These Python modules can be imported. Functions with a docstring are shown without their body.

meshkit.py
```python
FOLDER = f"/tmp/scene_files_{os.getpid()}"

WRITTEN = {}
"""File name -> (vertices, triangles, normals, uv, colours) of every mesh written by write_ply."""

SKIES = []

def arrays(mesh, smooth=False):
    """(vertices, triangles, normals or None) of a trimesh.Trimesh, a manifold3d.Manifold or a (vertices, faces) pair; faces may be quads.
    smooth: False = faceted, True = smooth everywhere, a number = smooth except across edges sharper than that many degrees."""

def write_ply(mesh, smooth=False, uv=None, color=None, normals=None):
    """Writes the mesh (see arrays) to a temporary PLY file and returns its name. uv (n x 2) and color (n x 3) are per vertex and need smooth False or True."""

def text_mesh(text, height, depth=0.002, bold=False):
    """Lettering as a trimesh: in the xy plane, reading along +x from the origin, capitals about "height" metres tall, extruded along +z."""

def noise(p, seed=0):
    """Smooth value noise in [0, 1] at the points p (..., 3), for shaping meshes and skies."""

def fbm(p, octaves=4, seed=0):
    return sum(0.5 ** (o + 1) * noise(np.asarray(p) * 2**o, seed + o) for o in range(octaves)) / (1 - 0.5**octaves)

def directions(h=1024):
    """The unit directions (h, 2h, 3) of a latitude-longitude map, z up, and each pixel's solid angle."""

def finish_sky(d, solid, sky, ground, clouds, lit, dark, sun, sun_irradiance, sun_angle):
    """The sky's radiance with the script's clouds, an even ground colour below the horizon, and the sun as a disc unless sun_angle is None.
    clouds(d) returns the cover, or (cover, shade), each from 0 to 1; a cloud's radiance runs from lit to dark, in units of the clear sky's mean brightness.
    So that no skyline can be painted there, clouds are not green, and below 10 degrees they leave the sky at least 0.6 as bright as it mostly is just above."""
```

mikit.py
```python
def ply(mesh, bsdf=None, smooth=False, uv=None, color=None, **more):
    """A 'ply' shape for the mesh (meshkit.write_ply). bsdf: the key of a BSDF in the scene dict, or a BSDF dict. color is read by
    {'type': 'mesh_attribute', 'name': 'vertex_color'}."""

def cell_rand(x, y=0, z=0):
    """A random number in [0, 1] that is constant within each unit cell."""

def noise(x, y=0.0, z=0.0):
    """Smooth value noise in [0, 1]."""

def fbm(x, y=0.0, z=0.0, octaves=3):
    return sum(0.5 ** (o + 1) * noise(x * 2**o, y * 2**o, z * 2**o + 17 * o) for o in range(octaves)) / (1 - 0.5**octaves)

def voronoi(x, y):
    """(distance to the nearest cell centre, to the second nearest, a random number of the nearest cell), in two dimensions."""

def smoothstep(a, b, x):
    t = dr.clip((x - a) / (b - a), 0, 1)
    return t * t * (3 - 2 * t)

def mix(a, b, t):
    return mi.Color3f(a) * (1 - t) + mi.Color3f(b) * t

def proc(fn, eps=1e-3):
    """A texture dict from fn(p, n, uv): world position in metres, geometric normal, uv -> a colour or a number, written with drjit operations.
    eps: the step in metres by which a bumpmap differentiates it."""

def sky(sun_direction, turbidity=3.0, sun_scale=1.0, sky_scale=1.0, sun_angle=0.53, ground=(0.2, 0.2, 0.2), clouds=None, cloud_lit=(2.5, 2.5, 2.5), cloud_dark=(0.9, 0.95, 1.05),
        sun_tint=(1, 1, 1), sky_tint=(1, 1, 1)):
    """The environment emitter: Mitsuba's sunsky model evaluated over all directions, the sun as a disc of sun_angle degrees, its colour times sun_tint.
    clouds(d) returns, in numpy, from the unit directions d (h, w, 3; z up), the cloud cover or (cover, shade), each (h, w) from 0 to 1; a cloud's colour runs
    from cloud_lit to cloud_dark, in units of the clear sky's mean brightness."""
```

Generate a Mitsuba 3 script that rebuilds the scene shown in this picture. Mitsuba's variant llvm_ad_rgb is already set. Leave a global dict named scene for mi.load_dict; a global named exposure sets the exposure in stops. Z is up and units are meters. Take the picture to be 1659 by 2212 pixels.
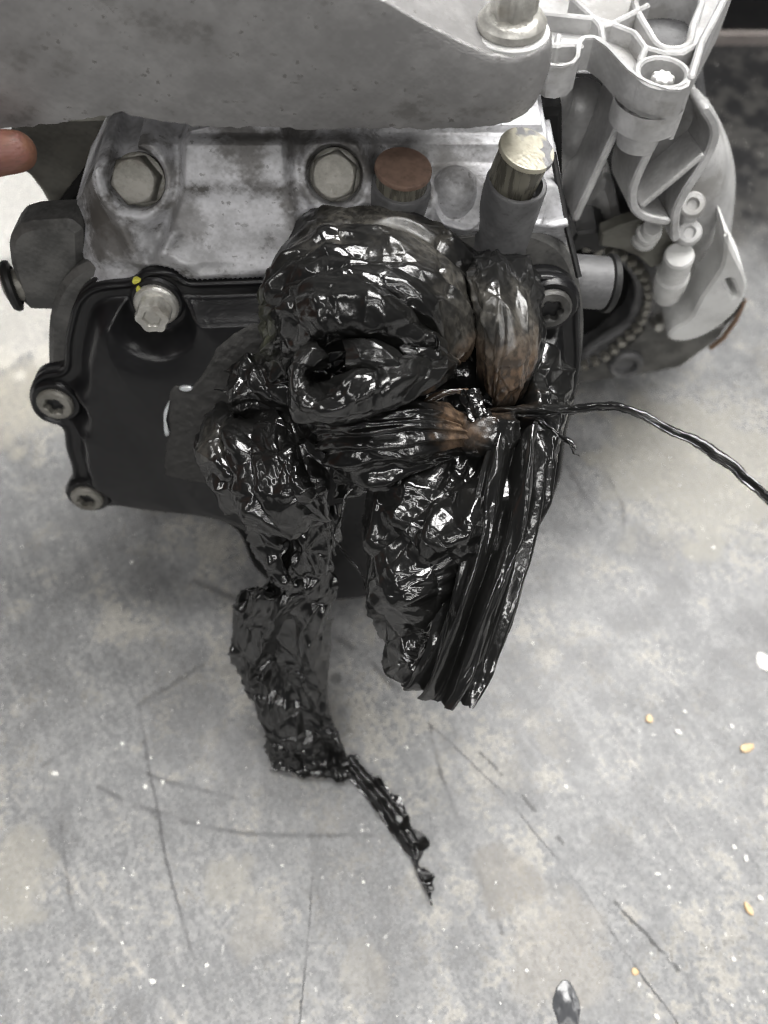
import math, numpy as np, trimesh, mitsuba as mi, drjit as dr, mikit, meshkit
import shapely
from shapely.geometry import Polygon
from scipy.interpolate import CubicSpline, RectBivariateSpline
from scipy.spatial import cKDTree
from mikit import proc, noise, fbm, voronoi, smoothstep, mix

T = mi.ScalarTransform4f
scene, labels = {}, {}

# ------------------------------------------------------------------ camera, lamps, exposure
CAM_H, PITCH, FOC = 0.36, math.radians(61.0), 1700.0
UC, VC = 829.5, 1106.0
EYE = np.array([0, 0, CAM_H])
FW = np.array([0, math.cos(PITCH), -math.sin(PITCH)])
UP = np.array([0, math.sin(PITCH), math.cos(PITCH)])
scene['camera'] = {'type': 'thinlens', 'fov': 2 * math.degrees(math.atan(UC / FOC)), 'fov_axis': 'x',
                   'to_world': T().look_at(origin=EYE.tolist(), target=(EYE + FW).tolist(), up=[0, 0, 1]),
                   'aperture_radius': 0.0014, 'focus_distance': 0.232, 'near_clip': 0.01, 'far_clip': 50.0}
exposure = -0.7


def lamp(key, x, y, z, lx, ly, power):
    """An unseen ceiling fitting, some added for their light: a white tray with a lit diffuser in its underside."""
    scene[key + '__tray'] = mikit.ply(box(lx + .04, ly + .04, .05, (x, y, z + .03)), 'lamp_white')
    v = np.array([[-lx / 2, -ly / 2, 0], [lx / 2, -ly / 2, 0], [lx / 2, ly / 2, 0], [-lx / 2, ly / 2, 0]]) + [x, y, z]
    scene[key + '__diffuser'] = {**mikit.ply((v, np.array([[0, 2, 1], [0, 3, 2]])), 'lamp_white'),
                                 'emitter': {'type': 'area', 'radiance': {'type': 'rgb', 'value': [power * c for c in (1.0, .985, .96)]}}}


def box(sx, sy, sz, c=(0, 0, 0)):
    b = trimesh.creation.box((sx, sy, sz))
    b.apply_translation(c)
    return b


scene['lamp_white'] = {'type': 'diffuse', 'reflectance': {'type': 'rgb', 'value': [.8, .8, .8]}}
LAMPS = [(.45, .45, 2.1, 1.5, .26, 38), (.45, .90, 2.1, 1.5, .26, 44), (.45, 1.40, 2.1, 1.5, .26, 52), (0.1, -.8, 2.1, 1.5, .18, 14), (0.1, -1.6, 2.1, 1.5, .18, 22), (-.9, -2.8, 2.1, 1.5, .22, 42), (.95, -2.8, 2.1, 1.5, .22, 42), (1.9, -.2, 2.1, .22, 1.5, 26), (-1.9, -.2, 2.1, .22, 1.5, 18)]  # all out of view; front, far and side ones added for frontal light and glints
for i, L in enumerate(LAMPS):
    k = 'unseen_ceiling_lamp' + ('' if i == 0 else f'_{i:03d}')
    lamp(k, *L)
    labels[k] = {'label': ['nearest of three parallel white lamp trays hanging behind the gearbox', 'middle one of three parallel white lamp trays hanging behind the gearbox', 'farthest of three parallel white lamp trays hanging behind the gearbox',
                           'added unseen white lamp tray hung crosswise above the open floor, nearest one to the gearbox', 'added unseen white lamp tray hung crosswise above the open floor, second from the gearbox',
                           'added unseen white lamp tray far out over the floor, left one of a pair', 'added unseen white lamp tray far out over the floor, right one of a pair',
                           'added unseen white lamp tray hung lengthwise far to the right of the gearbox', 'added unseen white lamp tray hung lengthwise far to the left of the gearbox'][i], 'category': 'ceiling lamp'}


# ------------------------------------------------------------------ helpers
def at(u, v, t=None, y=None, z=None):
    """World point on the sight line of a photo pixel (1659 wide) at optical depth t, or on the plane y or z."""
    d = FW + (u - UC) / FOC * np.array([1., 0, 0]) + (VC - v) / FOC * UP
    if y is not None:
        t = y / d[1]
    elif z is not None:
        t = (z - CAM_H) / d[2]
    return EYE + t * d


class Plane:
    """A plane of the object: x to the right, b up the slope, n towards the viewer's side; elev = how far n points above level."""
    def __init__(self, o, elev, yaw=0.0):
        e, w = math.radians(elev), math.radians(yaw)
        self.o = np.array(o, float)
        self.n = np.array([math.sin(w) * math.cos(e), -math.cos(w) * math.cos(e), math.sin(e)])
        self.a = np.array([math.cos(w), math.sin(w), 0])
        self.b = np.cross(self.n, self.a)

    def px(self, u, v, h=0.0):
        d = at(u, v, t=1.0) - EYE
        t = ((self.o + h * self.n - EYE) @ self.n) / (d @ self.n)
        return self.flat(EYE + t * d)

    def flat(self, p):
        q = np.asarray(p) - self.o
        return np.stack([q @ self.a, q @ self.b], -1)

    def p3(self, xy, h=0.0):
        xy = np.asarray(xy, float)
        return self.o + xy[..., :1] * self.a + xy[..., 1:2] * self.b + np.asarray(h)[..., None] * self.n


def spline(pts, n=100, closed=False, straight=False):
    p = np.asarray(pts, float)
    if closed:
        p = np.vstack([p, p[:1]])
    s = np.r_[0, np.cumsum(np.linalg.norm(np.diff(p, axis=0), axis=1) + 1e-12)]
    q = np.linspace(0, s[-1], n, endpoint=not closed)
    if straight:
        return np.stack([np.interp(q, s, p[:, k]) for k in range(p.shape[1])], -1)
    return CubicSpline(s ** 1.0, p, bc_type='periodic' if closed else 'natural')(q)


def grid_mesh(P, wrap=False):
    n, m = P.shape[:2]
    idx = np.arange(n * m).reshape(n, m)
    if wrap:
        idx = np.hstack([idx, idx[:, :1]])
    a, b, c, d = idx[:-1, :-1], idx[1:, :-1], idx[1:, 1:], idx[:-1, 1:]
    f = np.vstack([np.stack([a, b, c], -1).reshape(-1, 3), np.stack([a, c, d], -1).reshape(-1, 3)])
    return trimesh.Trimesh(P.reshape(-1, 3), f, process=False)


def facing(mesh, toward):
    """Turn a mesh's faces so that on average they look along 'toward'."""
    if (mesh.face_normals * mesh.area_faces[:, None]).sum(0) @ np.asarray(toward) < 0:
        mesh.invert()
    return mesh


def slab(plane, out, front=0.0, back=-.02, bevel=.001, holes=()):
    """A plate with a chamfered front edge: outline in plane coordinates, from height back to front."""
    pg = shapely.geometry.polygon.orient(Polygon(out, holes), 1.0)
    if not pg.is_valid:
        pg = pg.buffer(0)
        pg = max(getattr(pg, 'geoms', [pg]), key=lambda g: g.area)
        pg = shapely.geometry.polygon.orient(pg, 1.0)
    inner = pg.buffer(-bevel, join_style=2)
    if inner.is_empty or inner.geom_type != 'Polygon':
        inner = pg
    rings = [np.array(r.coords)[:-1] for r in (pg.exterior, *pg.interiors)]
    vs, fs = [], []
    nv = 0
    def add(v, f):
        nonlocal nv
        vs.append(v); fs.append(np.asarray(f) + nv); nv += len(v)
    for r in rings:
        m = len(r)
        nxt = np.roll(r, -1, 0) - r
        prv = r - np.roll(r, 1, 0)
        nn = np.stack([-(nxt[:, 1] / (np.linalg.norm(nxt, axis=1) + 1e-12) + prv[:, 1] / (np.linalg.norm(prv, axis=1) + 1e-12)),
                       (nxt[:, 0] / (np.linalg.norm(nxt, axis=1) + 1e-12) + prv[:, 0] / (np.linalg.norm(prv, axis=1) + 1e-12))], -1)
        nn /= np.linalg.norm(nn, axis=1, keepdims=True) + 1e-9
        r2 = r + nn * bevel
        L = np.vstack([plane.p3(r, back), plane.p3(r, front - bevel), plane.p3(r2, front)])
        i = np.arange(m); j = (i + 1) % m
        f = []
        for k in range(2):
            f += [np.stack([k * m + i, k * m + j, k * m + m + j], -1), np.stack([k * m + i, k * m + m + j, k * m + m + i], -1)]
        add(L, np.vstack(f))
        if r is rings[0]:
            outer2 = r2
            hole2 = []
        else:
            hole2.append(r2)
    cap = Polygon(outer2, hole2)
    if not cap.is_valid:
        cap = inner
    v, f = trimesh.creation.triangulate_polygon(cap, engine='earcut')
    add(plane.p3(v, front), f)
    v, f = trimesh.creation.triangulate_polygon(pg, engine='earcut')
    add(plane.p3(v, back), np.asarray(f)[:, ::-1])
    return trimesh.Trimesh(np.vstack(vs), np.vstack(fs), process=False)


def frame_of(axis):
    w = np.asarray(axis, float) / np.linalg.norm(axis)
    a = np.cross(w, [0, 0, 1.] if abs(w[2]) < .9 else [1., 0, 0])
    a /= np.linalg.norm(a)
    return a, np.cross(w, a), w


def lathe(prof, o, axis, n=48, shape=None):
    """Revolved profile [(radius, height)]; shape(angle, radius, height) may vary the radius (hexagons, star heads)."""
    a, b, w = frame_of(axis)
    th = np.arange(n) * 2 * np.pi / n
    rows = []
    for r, h in prof:
        rr = np.full(n, r) if shape is None else shape(th, r, h)
        rows.append(np.asarray(o) + rr[:, None] * (np.cos(th)[:, None] * a + np.sin(th)[:, None] * b) + h * w)
    m = grid_mesh(np.array(rows), wrap=True)
    m.invert()
    return m


def tube(pts, rad, sides=10, flat=None, twist=None):
    p = np.asarray(pts, float)
    t = np.gradient(p, axis=0)
    t /= np.linalg.norm(t, axis=1, keepdims=True)
    a = np.zeros_like(p)
    ref = np.array([0, 0, 1.]) if abs(t[0][2]) < .9 else np.array([1., 0, 0])
    for i in range(len(p)):
        ref = ref - (ref @ t[i]) * t[i]
        ref /= np.linalg.norm(ref)
        a[i] = ref
    b = np.cross(t, a)
    rad = np.broadcast_to(rad, (len(p),)).copy()
    th = np.arange(sides) * 2 * np.pi / sides
    tw = np.zeros(len(p)) if twist is None else np.asarray(twist)
    ca, sa = np.cos(th), np.sin(th)
    if flat is not None:
        sa = sa * flat
    c, s = np.cos(tw)[:, None], np.sin(tw)[:, None]
    X, Y = ca * c - sa * s, ca * s + sa * c
    P = p[:, None] + rad[:, None, None] * (X[..., None] * a[:, None] + Y[..., None] * b[:, None])
    P = np.concatenate([np.repeat(p[:1, None], sides, 1), P, np.repeat(p[-1:, None], sides, 1)], 0)
    m = grid_mesh(P, wrap=True)
    m.invert()
    return m


def join(*ms):
    return trimesh.util.concatenate([m for m in ms if m is not None])


def put(key, mesh, mat, smooth=35):
    k, i = key, 0
    while k in scene:
        i += 1
        k = f'{key}_{i:03d}'
    scene[k] = mikit.ply(mesh, mat, smooth=smooth)
    return k


def sd_dist(xy, ring):
    d, _ = cKDTree(ring).query(xy.reshape(-1, 2))
    return d.reshape(xy.shape[:-1])


def sst(a, b, x):
    t = np.clip((x - a) / (b - a), 0, 1)
    return t * t * (3 - 2 * t)


def seg_dist(xy, pts):
    """Distance from each xy to a polyline."""
    best = np.full(xy.shape[:-1], 1e9)
    for p, q in zip(pts[:-1], pts[1:]):
        p, q = np.asarray(p), np.asarray(q)
        d = q - p
        s = np.clip(((xy - p) @ d) / (d @ d + 1e-15), 0, 1)
        best = np.minimum(best, np.linalg.norm(xy - p - s[..., None] * d, axis=-1))
    return best


# ------------------------------------------------------------------ materials
scene['room_light'] = {'type': 'constant', 'radiance': {'type': 'rgb', 'value': [.10, .10, .105]}}


def rgb(*c):
    return {'type': 'rgb', 'value': list(c)}


def mat(key, base, rough=.5, metal=0.0, spec=.5, bump=None, **kw):
    d = {'type': 'principled', 'base_color': base if isinstance(base, dict) else rgb(*base),
         'roughness': rough, 'metallic': metal, 'specular': spec, **kw}
    if bump is not None:
        d = {'type': 'bumpmap', 'nested_texture': proc(bump[0], eps=bump[2] if len(bump) > 2 else 2e-4), 'scale': bump[1], 'nested_bsdf': d}
    scene[key] = {'type': 'twosided', 'nested': d}


def cast_metal(lo, hi, dirt, amount, scale=1.0, speck=0.0, raw=False):
    """Cast aluminium: fine grain, cloudy oxide, oily blotches."""
    def fn(p, n, uv):
        q = p * (1000.0 * scale)
        a = fbm(q.x * .11, q.y * .11, q.z * .11, octaves=4)
        g = fbm(q.x * .9, q.y * .9, q.z * .9, octaves=3)
        b = fbm(q.x * .07 + 31, q.y * .07, q.z * .07 + 5, octaves=4)
        c = mix(lo, hi, smoothstep(.3, .72, a * .75 + g * .25))
        k = smoothstep(.55, .7, b * .8 + g * .2) * amount
        if speck:
            s = smoothstep(.66, .78, fbm(q.x * .55 + 9, q.y * .55, q.z * .55, octaves=3)) * smoothstep(.4, .6, a)
            k = dr.maximum(k, s * speck)
        return mix(c, dirt, k)
    return proc(fn) if not raw else fn


def grime_shaded(fn, shade_spots, col):
    """Grime and painted shade, ragged in outline, over a base colour function."""
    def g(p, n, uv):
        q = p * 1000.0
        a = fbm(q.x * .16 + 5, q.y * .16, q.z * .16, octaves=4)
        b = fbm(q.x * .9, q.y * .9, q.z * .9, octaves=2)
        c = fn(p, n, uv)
        for (x, y, z, r, k) in shade_spots:
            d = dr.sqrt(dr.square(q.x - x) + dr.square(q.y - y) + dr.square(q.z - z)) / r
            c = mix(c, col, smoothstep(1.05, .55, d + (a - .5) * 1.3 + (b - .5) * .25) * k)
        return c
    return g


def grain(s, o=3):
    return lambda p, n, uv: fbm(p.x * s, p.y * s, p.z * s, octaves=o)


GRIME_SHADE = [(*(at(u, v, t=t) * 1000), r, k) for u, v, t, r, k in [(200, 500, .243, 15, .75), (150, 420, .243, 14, .8), (293, 360, .237, 13, .7), (722, 350, .237, 12, .6), (400, 470, .240, 8, .5),
       (655, 430, .238, 7, .7), (660, 480, .240, 8, .6), (540, 320, .238, 14, .75), (640, 310, .238, 11, .7), (260, 560, .247, 9, .45), (850, 340, .236, 16, .6), (980, 330, .236, 14, .5)]]  # oil stains, and shading contrast of the cast face put into the colour
mat('housing_metal', proc(grime_shaded(cast_metal((.31, .31, .315), (.56, .56, .58), (.06, .056, .05), .9, 1.0, .5, True), GRIME_SHADE, (.075, .068, .06))), .55, .28, bump=(grain(1800), .00016))
mat('bracket_metal', cast_metal((.24, .236, .234), (.335, .33, .327), (.10, .094, .085), .5, 1.0, .6), .46, .35, bump=(grain(2400), .00030))
mat('bell_metal', cast_metal((.40, .398, .395), (.57, .568, .565), (.2, .19, .17), .5, .9), .45, .35, bump=(grain(1200), .00015))
mat('dark_casting', cast_metal((.10, .098, .085), (.17, .167, .145), (.06, .052, .042), .5), .6, .2, bump=(grain(1300), .0002))
mat('sooty_casting', cast_metal((.06, .06, .058), (.14, .138, .132), (.03, .028, .025), .7), .5, .3, bump=(grain(1300), .0002))
mat('grey_casting', cast_metal((.10, .10, .103), (.165, .165, .168), (.05, .05, .05), .6), .5, .35, bump=(grain(1300), .0002))
mat('black_paint', proc(lambda p, n, uv: mix((.0055, .0055, .006), (.010, .010, .011), fbm(p.x * 300, p.y * 300, p.z * 300, octaves=3))), .3, 0, .38, bump=(grain(900, 2), .00006))
mat('black_rubber', (.012, .012, .012), .5)
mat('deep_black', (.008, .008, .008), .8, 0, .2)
mat('sealant', proc(lambda p, n, uv: mix((.026, .0255, .025), (.056, .055, .053), fbm(p.x * 700, p.y * 700, p.z * 700, octaves=3))), .7, 0, .3, bump=(grain(420, 4), .0011))
mat('bare_metal', (.75, .78, .8), .35, .8)
mat('yellow_paint', (.50, .48, .07), .5)
mat('zinc', cast_metal((.40, .39, .36), (.62, .61, .57), (.25, .22, .17), .5, 2.0), .35, .6, bump=(grain(1500), .00012))
mat('dull_steel', cast_metal((.17, .165, .145), (.27, .26, .235), (.08, .07, .055), .6, 1.6), .45, .4, bump=(grain(1500), .00015))
mat('bright_casting', cast_metal((.55, .55, .54), (.70, .70, .69), (.4, .39, .37), .3, .8), .5, .1)
mat('plug_top', proc(lambda p, n, uv: mix(mix((.55, .53, .44), (.36, .33, .25), fbm(p.x * 900, p.y * 900, p.z * 900, octaves=3)), (.20, .20, .205),
    smoothstep(.50, .54, fbm(p.x * 130 + 3.4, p.y * 130 + 1.3, p.z * 130, octaves=3)))), .42, .4, bump=(grain(1500), .0002))
mat('plug_rust', proc(lambda p, n, uv: mix((.13, .085, .065), (.30, .20, .155), fbm(p.x * 500, p.y * 500, p.z * 500, octaves=3))), .5, .3, bump=(grain(1500), .0002))
mat('plug_side', proc(lambda p, n, uv: mix((.20, .19, .155), (.10, .094, .078), smoothstep(.4, .65, fbm(p.x * 900, p.y * 900, p.z * 120, octaves=3)))), .45, .4)
mat('orange_rust', (.20, .13, .09), .7)


def bag_colour(p, n, uv):
    """Thin black polythene, wet with oil; road dust and rust on the outer folds."""
    q = p * 1000.0
    a = fbm(q.x * .16, q.y * .16, q.z * .16, octaves=4)
    g = fbm(q.x * .8, q.y * .8, q.z * .35, octaves=3)
    c = mix((.0045, .0045, .0045), (.010, .010, .0095), a)
    for (x, y, z, r, col, k) in DUST:
        d = dr.sqrt(dr.square(q.x - x) + dr.square(q.y - y) + dr.square(q.z - z)) / r
        m = smoothstep(1.0, .35, d + (a - .5) * .9) * (.35 + .65 * smoothstep(.32, .68, g)) * k
        c = mix(c, col, m)
    return c


def bag_rough(p, n, uv):
    q = p * 1000.0
    a = fbm(q.x * .16, q.y * .16, q.z * .16, octaves=3)
    r = .08 + .08 * a
    for (x, y, z, rr, col, k) in DUST:
        d = dr.sqrt(dr.square(q.x - x) + dr.square(q.y - y) + dr.square(q.z - z)) / rr
        r = r + .22 * smoothstep(1.0, .4, d) * k
    return mi.Color3f(dr.minimum(r, .5))


def dust(u, v, t, r, col, k):
    return (*(at(u, v, t=t / 1000) * 1000), r, col, k)


BROWN, GREY, OLIVE = (.155, .102, .066), (.098, .092, .080), (.08, .085, .055)
DUST = [dust(1105, 790, 225, 16, BROWN, .7), dust(1085, 700, 224, 16, GREY, .8), dust(1000, 935, 219, 10, BROWN, .75), dust(960, 900, 225, 13, BROWN, .35),
        dust(780, 515, 234, 20, GREY, .75), dust(880, 540, 226, 15, GREY, .6), dust(680, 570, 228, 12, GREY, .5), dust(985, 640, 226, 12, GREY, .6), dust(600, 700, 238, 16, OLIVE, .75), dust(960, 690, 222, 15, GREY, .55), dust(470, 960, 255, 10, GREY, .5),
        dust(880, 560, 225, 20, GREY, .4), dust(1010, 760, 228, 8, BROWN, .5)]
mat('bag_wet', proc(bag_colour), proc(bag_rough), 0, 1.0, bump=(lambda p, n, uv: fbm(p.x * 650, p.y * 650, p.z * 420, octaves=3), .00012))
mat('bag_dull', proc(bag_colour), .25, 0, .5, bump=(lambda p, n, uv: fbm(p.x * 900, p.y * 900, p.z * 500, octaves=3), .00018))


def wetness(p, n, uv):
    q = p * 1000.0
    return .07 + .48 * smoothstep(.44, .66, fbm(q.x * .10 + 3, q.y * .10, q.z * .10, octaves=4))


scene['bag_plastic'] = {'type': 'blendbsdf', 'weight': proc(wetness), 'a': {'type': 'ref', 'id': 'bag_wet'}, 'b': {'type': 'ref', 'id': 'bag_dull'}}
mat('oily_plastic', (.006, .006, .006), .12, 0, .75, bump=(grain(600, 3), .0003))
# ------------------------------------------------------------------ the floor, the wall behind
def fl(*pts):
    return [at(u, v, z=0)[:2] * 1000 for u, v in pts]


DARK = [(fl((300, 1519), (308, 1574), (320, 1654), (345, 1774), (355, 1839), (395, 1994), (450, 2179)), .55, .6),
        (fl((215, 1701), (280, 1734), (390, 1771), (465, 1791), (600, 1804), (810, 1804)), .8, .5),
        (fl((265, 1651), (365, 1689), (510, 1726)), .8, .5), (fl((440, 1434), (300, 1524), (185, 1594), (90, 1654)), .9, .4),
        (fl((135, 1724), (132, 1804), (150, 1929), (165, 2019)), .6, .5), (fl((675, 1894), (665, 2034), (647, 2209)), .35, .7),
        (fl((675, 1894), (710, 1994)), .5, .35), (fl((924, 1559), (994, 1624), (1079, 1704), (1169, 1814), (1259, 1924), (1359, 2069), (1464, 2209)), .35, .85),
        (fl((929, 1569), (944, 1644), (974, 1729), (1014, 1839), (1049, 1924), (1084, 2014)), .7, .5),
        (fl((695, 1353), (803, 1431), (860, 1490)), 1.3, .55), (fl((1300, 1000), (1345, 1090), (1350, 1180)), 1.0, .35),
        (fl((1220, 1000), (1300, 1130)), 1.0, .3), (fl((420, 1255), (525, 1300)), 1.3, .5)]
DASH = [fl((1000, 1590), (1064, 1650), (1139, 1734), (1279, 1896), (1364, 1984), (1464, 2094), (1499, 2129))]
PALE = [(fl((30, 1719), (130, 1869), (280, 2064), (395, 2212)), 1.5, .5), (fl((1324, 1589), (1394, 1679)), 1.0, .6),
        (fl((1439, 1764), (1519, 1884)), .8, .5), (fl((1379, 1404), (1464, 1480)), 1.1, .6), (fl((520, 1680), (495, 1770)), 1.6, .4),
        (fl((860, 1760), (920, 1700)), .8, .3), (fl((1090, 1610), (1200, 1500), (1290, 1390)), .7, .3), (fl((-40, 1500), (90, 1560)), 1.0, .3)]
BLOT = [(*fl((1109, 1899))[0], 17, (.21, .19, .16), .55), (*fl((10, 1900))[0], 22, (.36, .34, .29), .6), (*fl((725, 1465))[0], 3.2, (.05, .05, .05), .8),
        (*fl((1500, 1000))[0], 60, (.37, .35, .29), .55), (*fl((1200, 2060))[0], 24, (.35, .32, .27), .4), (*fl((30, 860))[0], 42, (.46, .43, .36), .7), (*fl((10, 430))[0], 75, (.56, .55, .52), 1.0), (*fl((20, 700))[0], 48, (.62, .60, .55), .7),  # far-left near-white spots: over-bright floor put into the colour
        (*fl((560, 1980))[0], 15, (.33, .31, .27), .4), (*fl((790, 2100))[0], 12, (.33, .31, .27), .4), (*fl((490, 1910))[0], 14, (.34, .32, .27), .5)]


def line_mask(x, y, pts, w):
    best = mi.Float(1e6)
    for (px, py), (qx, qy) in zip(pts[:-1], pts[1:]):
        dx, dy = float(qx - px), float(qy - py)
        s = dr.clip(((x - float(px)) * dx + (y - float(py)) * dy) / (dx * dx + dy * dy), 0, 1)
        best = dr.minimum(best, dr.square(x - float(px) - s * dx) + dr.square(y - float(py) - s * dy))
    return smoothstep(w, 0, dr.sqrt(best))


def floor_colour(p, n, uv):
    x, y = p.x * 1000.0, p.y * 1000.0
    a = fbm(x * .022, y * .022, 0, octaves=4)
    b = fbm(x * .09 + 40, y * .09, 3, octaves=4)
    g = fbm(x * .55, y * .55, 7, octaves=3)
    s = fbm((x + y * .55) * .35, (y - x * .4) * .04, 11, octaves=3)
    c = mix((.195, .197, .20), (.285, .285, .283), smoothstep(.34, .66, a * .16 + b * .26 + g * .36 + s * .22))
    c = mix(c, (.43, .40, .335), smoothstep(.55, .70, b * .6 + a * .4 + (g - .5) * .5) * .38)
    c = mix(c, (.13, .13, .132), smoothstep(.56, .72, fbm(x * .05 + 9, y * .05 + 2, 5, octaves=4) + (g - .5) * .6) * .5)
    c = c * (.72 + .56 * fbm(x * 1.1, y * 1.1, 2, octaves=3))
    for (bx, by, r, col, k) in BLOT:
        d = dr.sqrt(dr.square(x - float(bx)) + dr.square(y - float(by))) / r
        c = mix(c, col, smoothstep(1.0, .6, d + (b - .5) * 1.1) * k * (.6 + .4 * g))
    wear = smoothstep(.3, .6, b)
    for pts, w, k in DARK:
        c = mix(c, (.055, .055, .058), line_mask(x + (g - .5) * 1.3, y + (b - .5) * 1.8, pts, w * (1.1 + 2.4 * g)) * dr.minimum(k * 1.45, 1.0) * (.12 + .88 * wear) * (.5 + .7 * g))
    for pts in DASH:
        c = mix(c, (.05, .05, .05), line_mask(x + (g - .5) * 1.5, y + (b - .5) * 2, pts, .6 + 1.6 * g) * smoothstep(.46, .62, fbm(x * .2, y * .2, 4, octaves=2)) * .9)
    for pts, w, k in PALE:
        c = mix(c, (.58, .55, .50), line_mask(x + (g - .5) * 1.6, y + (b - .5) * 2.5, pts, w) * k * .75 * (.1 + .9 * wear) * (.4 + .6 * g))
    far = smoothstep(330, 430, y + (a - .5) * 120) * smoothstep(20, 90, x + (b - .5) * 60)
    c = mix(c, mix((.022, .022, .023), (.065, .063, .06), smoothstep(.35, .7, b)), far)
    pin = smoothstep(.90, .95, noise(x * .45, y * .45, 2) * .75 + noise(x * 1.1, y * 1.1, 8) * .3)
    return mix(c, (.7, .69, .66), pin * .45)


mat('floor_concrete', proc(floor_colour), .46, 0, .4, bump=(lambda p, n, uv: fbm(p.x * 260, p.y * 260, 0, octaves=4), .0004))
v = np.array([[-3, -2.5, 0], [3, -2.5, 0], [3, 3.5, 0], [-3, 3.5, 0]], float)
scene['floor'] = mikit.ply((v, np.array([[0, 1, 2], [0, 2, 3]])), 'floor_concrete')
labels['floor'] = {'label': 'scratched grey concrete workshop floor with beige worn patches', 'category': 'floor', 'kind': 'structure'}

# a black cabinet with a pale foot strip stands where the floor ends
e = at(1600, 98, z=0)
mat('cabinet_black', proc(lambda p, n, uv: mix((.008, .008, .009), (.02, .02, .021), fbm(p.x * 500, p.y * 500, p.z * 500))), .7, 0, .3)
mat('cabinet_strip', proc(lambda p, n, uv: mix((.20, .17, .16), (.36, .33, .31), fbm(p.x * 80, p.y * 80, p.z * 300))), .6)
put('cabinet__carcass', box(.9, .4, .7, (e[0] + .20, e[1] + .206, .3585)), 'cabinet_black')
put('cabinet__foot_strip', box(.9, .4, .008, (e[0] + .20, e[1] + .2, .004)), 'cabinet_strip')
labels['cabinet'] = {'label': 'black cabinet front at the far edge of the floor, behind the gearbox', 'category': 'cabinet'}

# crumbs and chips lying on the floor
rng = np.random.default_rng(5)


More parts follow.
